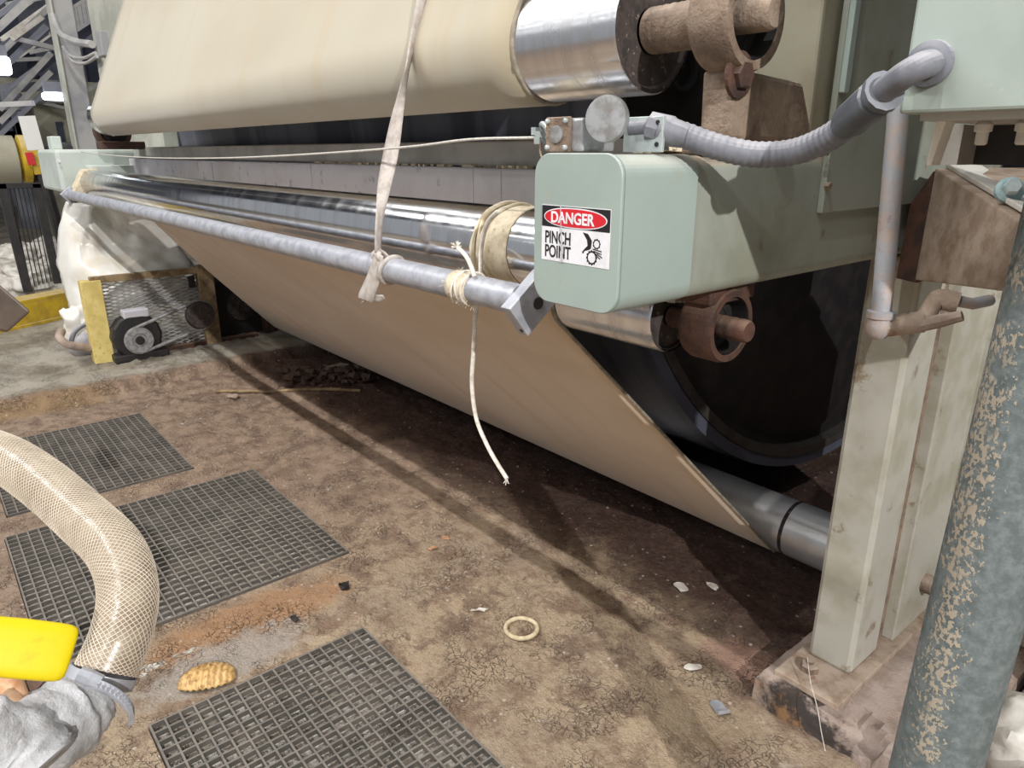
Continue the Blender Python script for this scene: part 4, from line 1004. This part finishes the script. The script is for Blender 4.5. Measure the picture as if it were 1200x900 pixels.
# motor with pulley and belt
XM = XG + .16
mc = P(163, 398, 0, XM); mt = thing('electric_motor', (XM - .1, mc.y, .10), 'black electric motor with a grooved pulley in front of the mesh guard', 'motor')
mb = MB(); mb.lathe((XM - .02, mc.y, mc.z + .02), -XA, [(0, .15), (.01, .165), (.10, .165), (.11, .15)], 14); mb.build('motor_body', 'black', mt, bevel=.004)
mb = MB(); mb.mm((XM - .13, mc.y - .17, .075), (XM - .01, mc.y + .19, mc.z - .10)); mb.build('motor_foot', 'black', mt, bevel=.01)
mb = MB(); mb.mm((XM - .12, mc.y - .07, mc.z + .15), (XM - .02, mc.y + .10, mc.z + .21)); mb.build('terminal_box', 'beamgrey', mt, bevel=.01)
mb = MB(); mb.lathe((XM, mc.y, mc.z), XA, [(0, .085), (.008, .092), (.012, .080), (.020, .080), (.026, .092), (.030, .088), (.030, .05), (.022, .045), (.022, .014)], 32); pu = mb.build('pulley', 'alu', mt, True)
mb = MB(); mb.lathe((XM + .02, mc.y, mc.z), XA, [(0, .03), (.018, .03), (.019, .010)], 16); mb.build('hub', 'black', pu, True)
gc = PXG(232, 368, .14)
gp = thing('driven_pulley', (gc.x, gc.y, gc.z - .14), 'dark driven pulley at the upper end of the grey belt', 'pulley')
mb = MB(); mb.lathe((XM + .0, gc.y, gc.z), XA, [(0, .10), (.03, .105), (.06, .09), (.062, .03)], 28); mb.build('pulley_disc', 'dirty_dark', gp, True)
dr = thing('drive_belt', tuple(mc), 'grey rubber drive belt stretched from motor pulley to driven pulley', 'belt')
dv = V((0, gc.y - mc.y, gc.z - mc.z)); L_ = dv.length; dn_ = dv.normalized(); pr = V((0, -dn_.z, dn_.y)); pts = []
for k in range(13): t = PI / 2 + PI * k / 12; pts.append(V((XM + .018, mc.y, mc.z)) + dn_ * (.09 * math.cos(t)) + pr * (.09 * math.sin(t)))
for k in range(13): t = -PI / 2 + PI * k / 12; pts.append(V((XM + .018, gc.y, gc.z)) + dn_ * (.102 * math.cos(t)) + pr * (.102 * math.sin(t)))
mb = MB(); mb.tube(pts, .012, 6, closed=True); mb.build('belt_loop', 'belt', dr, True)
# dark gearbox right of the guard
gx = P(283, 358, 0, -5.75); gg = thing('gear_case', (gx.x, gx.y, .07), 'dark round gear case in the shade beyond the guard', 'gearbox')
mb = MB(); mb.lathe((gx.x, gx.y, gx.z), -XA, [(0, .27), (.03, .30), (.3, .30)], 28); mb.build('case', 'black', gg, True)
mb = MB(); mb.lathe((gx.x, gx.y, gx.z), XA, [(0, .12), (.03, .115), (.035, .06), (.06, .05)], 24); mb.build('hub_cap', 'dirty_dark', gg, True)
mb = MB(); mb.mm((gx.x - .3, gx.y - .3, .07), (gx.x + .05, gx.y + .9, gx.z - .27)); mb.build('plinth', 'black', gg, bevel=.01)
mb = MB(); mb.mm((gx.x - .05, gx.y + .15, .07), (gx.x + .10, gx.y + .24, .42)); mb.build('leg', 'rust', gg, bevel=.006)
# muddy debris heap beneath the felt's far end
mb = MB(); rnd = random.Random(12)
for k in range(170):
    u = rnd.random(); c = P(330 + 110 * u + rnd.uniform(-8, 8), 446 - 6 * u + rnd.uniform(-8, 12), 2, 0); s_ = .012 + .04 * rnd.random() ** 3
    mb.box((c.x, c.y, .01 + s_ * .4 + .03 * rnd.random()), (s_ * 1.6, s_, s_ * .7), Matrix.Rotation(rnd.random() * 6, 3, 'Z') @ Matrix.Rotation(rnd.random() * .8, 3, 'X'))
tag(mb.build('mud_debris', 'muddy', None), 'heap of dark mud lumps under the far edge of the tan felt', 'debris', kind='stuff')
for i, (px, py, s_) in enumerate(((400, 434, .16), (418, 440, .12))):
    scrap(px, py, s_, 'board_scrap', ('pinkish flat board scrap half under the felt', 'second flat board scrap beside the pinkish one')[i], 'pinkdust', 20 + i, h=.03, asp=2.4, rot=.8 + i)
# plastic film draped behind the guard
def film():
    X0 = XG - .10
    rows_px = [  # rows from top to bottom: list of (px, py, x)
        [(78, 236, -.55), (90, 238, -.5), (105, 238, -.45), (125, 239, -.4), (150, 244, -.3), (180, 255, -.2)],
        [(70, 262, -.60), (86, 262, -.45), (106, 264, -.38), (130, 266, -.40), (165, 272, -.32), (200, 276, -.22)],
        [(68, 290, -.60), (84, 292, -.42), (108, 294, -.36), (140, 294, -.36), (178, 296, -.26), (216, 296, -.20)],
        [(68, 312, -.58), (88, 318, -.36), (112, 322, -.20), (146, 318, -.16), (186, 314, -.14), (229, 311, -.14)],
        [(74, 336, -.55), (92, 340, -.34), (112, 344, -.20), (146, 330, -.13), (186, 324, -.12), (229, 319, -.13)],
        [(80, 356, -.50), (92, 360, -.34), (106, 366, -.24)] + [(140, 345, -.14), (186, 338, -.12), (226, 334, -.12)],
        [(84, 374, -.45), (94, 378, -.34), (106, 384, -.28)] + [(140, 362, -.16), (186, 356, -.14), (226, 352, -.14)]]
    ctrl = [[P(x, y, 0, XG + d) for (x, y, d) in r] for r in rows_px]
    fine = [spline(r, 6) for r in ctrl]; cols = list(zip(*fine)); out = [spline(list(c_), 6) for c_ in cols]
    rows = [list(r) for r in zip(*out)]
    for i, r in enumerate(rows):
        for j, p_ in enumerate(r):
            n_ = noise.fractal(V((i * .16, j * .16, 2)), .7, 2, 3); w_ = abs(noise.noise(V((i * .09 + j * .25, j * .05, 7))))
            r[j] = p_ + V((.03 * n_ + .05 * w_ - .02, .006 * n_, .006 * n_))
    mb = MB(); mb.grid(rows); return mb.build('plastic_sheet', 'film', None, True, solid=.003, angle=80)
tag(film(), 'milky plastic sheet draped behind the yellow mesh guard', 'sheet')
c = P(96, 385, 0, XG - .25); lump('plastic_bundle', (XG - .30, c.y, c.z), (.07, .10, .13), 3.1, 'knotted bunch of milky plastic hanging left of the yellow post', 'plastic', 'film', amp=.5)
lump('drain_bucket', (XG - .32, P(100, 412, 0, XG - .32).y, .17), (.10, .11, .11), 9.9, 'grey rounded drum cap behind the yellow post', 'bucket', 'beamgrey', amp=.03)
mb = MB(); mb.tube(spline([PXG(118, 378, -.1), PXG(100, 380, -.1), PXG(87, 390, -.1), PXG(84, 404, -.1), PXG(92, 408, -.08), PXG(112, 404, -.05)], 6), .016, 10)
tag(mb.build('grey_hose', 'greyplastic', None, True), 'thin grey hose looping on the slab beside the yellow post', 'hose')
mb = MB(); mb.tube(spline([PXG(116, 410, -.02), PXG(95, 406, .0), PXG(80, 404, .02), PXG(70, 396, -.02), PXG(72, 388, -.1)], 6), .028, 10)
tag(mb.build('drain_hose', 'concrete', None, True), 'fat pale drain hose curled on the slab left of the guard', 'hose')

# far bracket box and end plate
fb = thing('far_bracket', (-5.75, .95, 1.25), 'pale green bracket box at the far end of the chrome roll', 'bracket')
y0_ = .80; xa_, xb_ = P(55, 200, 1, y0_).x, P(100, 200, 1, y0_).x
xa_ = min(xa_, -5.75); 
mb = MB(); mb.mm((-6.05, .80, 1.255), (-5.33, 1.9, 1.515)); mb.build('box', 'green_far', fb, bevel=.02)
mb = MB(); mb.mm((-5.33, .95, 1.22), (-5.20, 1.30, 1.42)); mb.build('side_box', 'green_far', fb, bevel=.006)
mb = MB(); mb.mm((-5.95, .86, 1.515), (-5.80, .92, 1.60)); mb.build('tab_plate', 'green_far', fb, bevel=.006)
mb = MB(); hexhead(mb, P(71, 190, 1, .80), -YA, .015, .012); mb.build('bolt', 'beamgrey', fb)
eb = thing('roll_end_cover', (-5.2, .88, 1.2), 'cream cloth-wrapped end bracket where rail and chrome roll finish', 'cover')
mb = MB(); mb.prism([(-5.24, .80, 1.23), (-5.24, .99, 1.27), (-5.24, .99, 1.40), (-5.24, .90, 1.40)], (.10, 0, 0)); mb.build('cloth_wrap', 'tape', eb, bevel=.01)
fbb = bearing('far_bearing', (cU[0] + .06, cU[1] - .075), .10, 'dark far bearing under the left end of the upper felt', -5.16, -5.06, m='rust')
mb = MB(); mb.mm((-5.16, 1.0, 1.515), (-5.0, 1.24, 1.56)); mb.build('foot_plate', 'rust', fbb, bevel=.004)
# upright behind the roll end
fu = thing('far_upright', (-5.6, 1.75, .1), 'wide grey steel upright behind the upper felt at left', 'upright')
ca, cb_ = P(103, 10, 1, 1.5), P(150, 10, 1, 1.5)
mb = MB(); mb.mm((ca.x, 1.50, 1.52), (cb_.x + .4, 1.60, 4.2)); mb.build('upright_plate', 'column', fu, bevel=.006)
jb = P(122, 52, 1, 1.48); mb = MB(); mb.box(jb, (.16, .08, .18)); mb.build('junction_box', 'halllight', fu, bevel=.01)
# column standing by itself
colx = P(95, 165, 1, 1.7).x
ct_ = thing('steel_column', (colx, 1.75, 0), 'tall pale grey steel column left of the upper felt', 'column')
cl = P(80, 150, 1, 1.5); cy1 = P(111, 150, 0, cl.x + .22).y
mb = MB(); mb.mm((cl.x, 1.50, 0), (cl.x + .22, 1.50 + (cy1 - 1.5) * .12, 7.6)); mb.build('flange', 'column', ct_, bevel=.01)
mb = MB(); mb.mm((cl.x + .02, 1.50 + (cy1 - 1.5) * .12, 0), (cl.x + .20, cy1, 7.6)); mb.build('web', 'halllight', ct_, bevel=.01)
# cables slung from column to upright
for i, (L, r_) in enumerate((([(62, 18), (72, 40), (90, 49), (108, 52)], .030), ([(74, 55), (84, 66), (98, 68), (112, 62)], .014), ([(75, 58), (86, 72), (100, 74), (114, 66)], .014))):
    mb = MB(); mb.tube(spline([P(x, y, 1, 1.46) for x, y in L], 6), r_, 8)
    tag(mb.build('slung_cable', 'halllight', None, True), ('thick white cable slung across the pale grey column', 'upper thin white cable looping below the thick one', 'lower thin white cable hanging lowest of the three')[i], 'cable', 'cables at the column')

# yellow floor beam, fence, roll, pole
fy = thing('yellow_curb_beam', (-7.4, .8, .07), 'yellow steel curb beam on the slab beyond the guard', 'beam')
a, b = P(12, 388, 2, .07), P(92, 370, 2, .07)
dy = (b - a).normalized(); ht = .24
def slab(a, b, z0, z1, th, name, m, parent):
    nn_ = V((-(b - a).y, (b - a).x, 0)).normalized() * th
    mb = MB(); A_ = [V((a.x, a.y, z0)), V((b.x, b.y, z0)), V((b.x, b.y, z1)), V((a.x, a.y, z1))]; mb.hexa(A_, [q_ + nn_ for q_ in A_]); return mb.build(name, m, parent, bevel=.004)
a = a - dy * .8; b = b + dy * .35
slab(a, b, .10, .27, .03, 'web', 'yellowsteel', fy); slab(a - V((0, 0, 0)), b, .27, .30, .22, 'top_flange', 'yellowsteel', fy); slab(a + V((.02, 0, 0)), b + V((.02, 0, 0)), .07, .10, .20, 'bottom_flange', 'yellowsteel', fy)

XF = -8.3
def PF(x, y): return P(x, y, 0, XF)
fn = thing('wire_fence', (XF, .2, .07), 'dark steel framed wire fence panel at far left', 'fence')
bar4(PF(1, 215), PF(33, 342), .075, .05, 'stile', 'black', fn); bar4(PF(42, 215), PF(68, 332), .07, .05, 'stile', 'black', fn)
bar4(PF(-30, 219), PF(48, 217), .05, .05, 'top_rail', 'black', fn)
for k in range(7):
    u = (k + .5) / 7; a, b = PF(8 + 36 * u, 218), PF(34 + 33 * u, 338 - 10 * u); mb = MB(); mb.tube([a, b], .0055, 6); mb.build('wire', 'black', fn)
XR = -9.0
rc0 = P(2, 187, 0, XR); pr_ = thing('winder_roll', tuple(rc0), 'cream and yellow ended black roll at the far left edge', 'roll')
mb = MB(); mb.lathe(rc0 + V((0, -.3, 0)), (0.0, 1, 0), [(0, .20), (.02, .23), (.42, .23), (.44, .18)], 28); mb.build('cream_end', 'hallbeige', pr_, True)
mb = MB(); mb.lathe(rc0 + V((0, .14, 0)), (0.0, 1, 0), [(0, .18), (.02, .235), (.08, .235), (.1, .18)], 28); mb.build('yellow_band', 'yellowsteel', pr_, True)
mb = MB(); mb.lathe(rc0 + V((0, .2, 0)), (0.0, 1, 0), [(0, .17), (.5, .17)], 28); mb.build('black_core', 'black', pr_, True)
mb = MB(); a, b = PF(38, 205), PF(54, 222); mb.tube([P(34, 190, 0, XR), P(52, 220, 0, XR)], .07, 6); mb.build('arm', 'black', pr_)
sp_ = thing('striped_pole', tuple(P(50, 205, 0, -8.6)), 'slanted pole in white, red and yellow beside the black roll', 'pole')
pA, pB = P(31, 136, 0, -8.6), P(50, 204, 0, -8.6)
bar4(pA, pA.lerp(pB, .58), .14, .05, 'white_part', 'whitepaint', sp_); bar4(pA.lerp(pB, .58), pB, .13, .05, 'yellow_part', 'yellowsteel', sp_)
mb = MB(); mb.tube([pB, V((pB.x, pB.y + .1, .06))], .05, 8); mb.build('lower_leg', 'black', sp_)
rp = pA.lerp(pB, .62) + V((.03, -.07, 0)); bar4(rp, rp + (pB - pA) * .22, .06, .05, 'red_patch', 'redpaint', sp_)
# paper broke heap by the fence
for i, (px, py, s_, dx) in enumerate(((10, 322, .20, 0), (34, 326, .19, .3), (60, 318, .17, 0), (76, 330, .14, .35), (57, 292, .15, -.5), (24, 300, .17, -.5))):
    c = P(px, py, 0, -9.2 + dx); lump('paper_heap', (c.x, c.y, c.z), (s_ * 1.3, s_ * 1.2, s_ * .8), i * 2.2, ('white waste paper heap at the far left edge behind the fence', 'white waste paper heap below the left fence stile', 'white waste paper heap between the fence wires', 'low white paper heap just left of the plastic sheet', 'upper white paper clump seen through the fence', 'flat white paper clump behind the left fence stile')[i], 'paper', 'sack', 'waste paper heaps', amp=.4)
for i, (y0_, y1_, h_) in enumerate(((-.75, .02, .95), (.06, .75, 1.15))):
    mb = MB(); mb.grid([[V((-10.2 + .04 * noise.noise(V((j * .9, k * .7, i * 5))) if 0 else -9.95 + .07 * noise.noise(V((j * .9, k * .7, i * 5))), y0_ + (y1_ - y0_) * j / 10, .05 + h_ * k / 10)) for j in range(11)] for k in range(11)])
    tag(mb.build('paper_bale', 'sack', None, True, solid=.06, angle=80), ('pale crumpled paper bale behind the left half of the fence', 'taller pale paper bale behind the right half of the fence')[i], 'bale')
heap_base = MB(); a = P(30, 345, 2, .07)
heap_base.mm((-10.4, -1.2, 0.0), (-8.75, a.y + .9, .24)); tag(heap_base.build('paper_bed', 'sack', None, bevel=.05), 'wide bed of white waste paper under the clumps at far left', 'paper')

# hall beyond: beams, pipe racks, building, lights
hb = thing('control_room', tuple(P(55, 170, 0, -15)), 'beige sheet-clad control room far down the hall', 'building')
a, b = P(38, 120, 0, -15), P(84, 180, 0, -15)
mb = MB(); mb.mm((-16.5, a.y, 0), (-15, b.y + 1.5, a.z)); mb.build('cladding', 'hallbeige', hb)
mb = MB(); mb.mm((-15.02, P(66, 150, 0, -15).y, .1), (-14.97, P(74, 150, 0, -15).y, a.z - .3)); mb.build('doorway', 'halldark', hb)
mb = MB(); mb.mm((-16.6, a.y - 4, a.z), (-14.8, b.y + 2, a.z + .35)); mb.build('parapet', 'hallbeige', hb)
rnd_ = random.Random(8)
bl = [((-10, 40), (55, -20), .13, 'halllight', 'pale pipe running highest into the upper left corner'), ((-10, 72), (58, 8), .10, 'halllight', 'thin pale pipe second from the top at upper left'),
      ((-5, 88), (55, 30), .12, 'hallgrey', 'grey steel bar below the two pale pipes at upper left'), ((0, 128), (60, 62), .11, 'halllight', 'upper of two close pale pipes left of the lamp glow'),
      ((0, 143), (60, 84), .11, 'halllight', 'lower of two close pale pipes left of the lamp glow'), ((0, 158), (62, 98), .10, 'hallgrey', 'lowest slanting grey pipe above the control room'),
      ((0, 60), (40, 20), .2, 'hallgrey', 'short stout grey beam in the upper left corner'), ((20, 100), (110, 30), .2, 'halldark', 'dark slanting beam passing behind the grey column'),
      ((60, 40), (110, 14), .14, 'halllight', 'pale beam high between column and upright'), ((-5, 104), (70, 100), .22, 'hallgrey', 'level grey beam above the control room roof'),
      ((80, 60), (112, 40), .22, 'hallgrey', 'thick grey beam behind the cable tray'), ((90, 112), (120, 96), .10, 'halllight', 'small pale bar low between column and felt')]
for i, (a, b, w_, m, lb) in enumerate(bl):
    xx = -9.6 - .42 * i
    tag(bar4(P(a[0], a[1], 0, xx - .17), P(b[0], b[1], 0, xx + .17), w_ * .55, w_ * .55, 'steel_truss', m, None, 0.0), lb, 'beam', 'steelwork under the hall roof')
pr2 = thing('roof_pipework', (-10, -1, 4), 'maze of thin service pipes under the hall roof at upper left', 'pipework')
for i in range(22):
    xx = -9.4 - .3 * i; x0_ = rnd_.uniform(-12, 40); y0_ = rnd_.uniform(-10, 128); L_ = rnd_.uniform(35, 70)
    sl_ = -0.72 if i % 3 else rnd_.choice((-.2, .25, -.05))
    bar4(P(x0_, y0_, 0, xx), P(x0_ + L_, y0_ + sl_ * L_, 0, xx + .2), .05, .05, 'service_pipe', ('halllight', 'hallgrey', 'sack')[i % 3], pr2, 0.0)
sl = ('dark hall stanchion nearest the left edge at upper left', 'grey hall stanchion above the winder roll', 'slim dark stanchion left of the white pole top', 'grey stanchion cut by the left frame edge', 'dark stanchion between column and upright')
for i, (x, y0, y1, xx, w_) in enumerate(((8, 20, 170, -17, .3), (22, 110, 200, -17.6, .22), (34, 60, 140, -18.2, .18), (-6, 60, 200, -17, .3), (100, 20, 130, -17, .25))):
    a, b = P(x, y0, 0, xx), P(x, y1, 0, xx); mb = MB(); mb.mm((xx - w_ / 2, a.y - w_ / 2, 0), (xx + w_ / 2, a.y + w_ / 2, a.z)); tag(mb.build('hall_stanchion', 'hallgrey' if i % 2 else 'halldark'), sl[i], 'stanchion', 'distant hall stanchions')
mb = MB(); ct = thing('cable_tray', tuple(P(100, 40, 0, -12)), 'ladder cable tray high up between column and upright', 'tray')
a, b = P(80, 42, 0, -12), P(108, 24, 0, -12)
for dz in (0, .28): bar4(a + V((0, 0, dz)), b + V((0, 0, dz)), .04, .04, 'side_rail', 'halllight', ct, 0)
for k in range(6): q_ = a.lerp(b, (k + .5) / 6); bar4(q_, q_ + V((0, 0, .28)), .05, .03, 'rung', 'halllight', ct, 0)
for i, (px, py, x, sz, lab) in enumerate(((65, 113, -9.2, (.12, .24, .08), 'glowing lamp far down the hall beside the grey column'), (0, 77, -9.2, (.15, .18, .17), 'glowing hall lamp cut by the left edge of the frame'))):
    c = P(px, py, 0, x); t = thing('hall_lamp', tuple(c), lab, 'lamp'); mb = MB(); mb.box(c, sz); mb.build('glowing_lens', 'tube', t, bevel=.03); mb = MB(); mb.box(c + V((0, 0, sz[2] / 2 + .05)), (sz[0] * .8, sz[1] * .8, .1)); mb.build('lamp_housing', 'hallgrey', t)
# distant machinery blocks
for i, (x0, y0, x1, y1, xx, m) in enumerate(((0, 140, 26, 200, -12.5, 'halldark'), (24, 130, 34, 196, -12.2, 'hallgrey'), (0, 108, 30, 130, -13.4, 'hallgrey'))):
    a, b = P(x0, y0, 0, xx), P(x1, y1, 0, xx); t = thing('far_machine', (xx, (a.y + b.y) / 2, b.z), ('dark blocky machine far down the hall behind the winder roll', 'narrow grey machine post left of the beige control room', 'grey overhead duct left of the hall lamp')[i], 'machine')
    mb = MB(); mb.mm((xx - .8, a.y, b.z), (xx, b.y, a.z)); mb.build('housing', m, t, bevel=.02)
    for k in range(3):
        yy = a.y + (b.y - a.y) * (k + .5) / 3; mb = MB(); mb.mm((xx, yy - .08, b.z + .1), (xx + .06, yy + .08, a.z - .15)); mb.build('panel', 'halllight' if k % 2 else 'black', t)
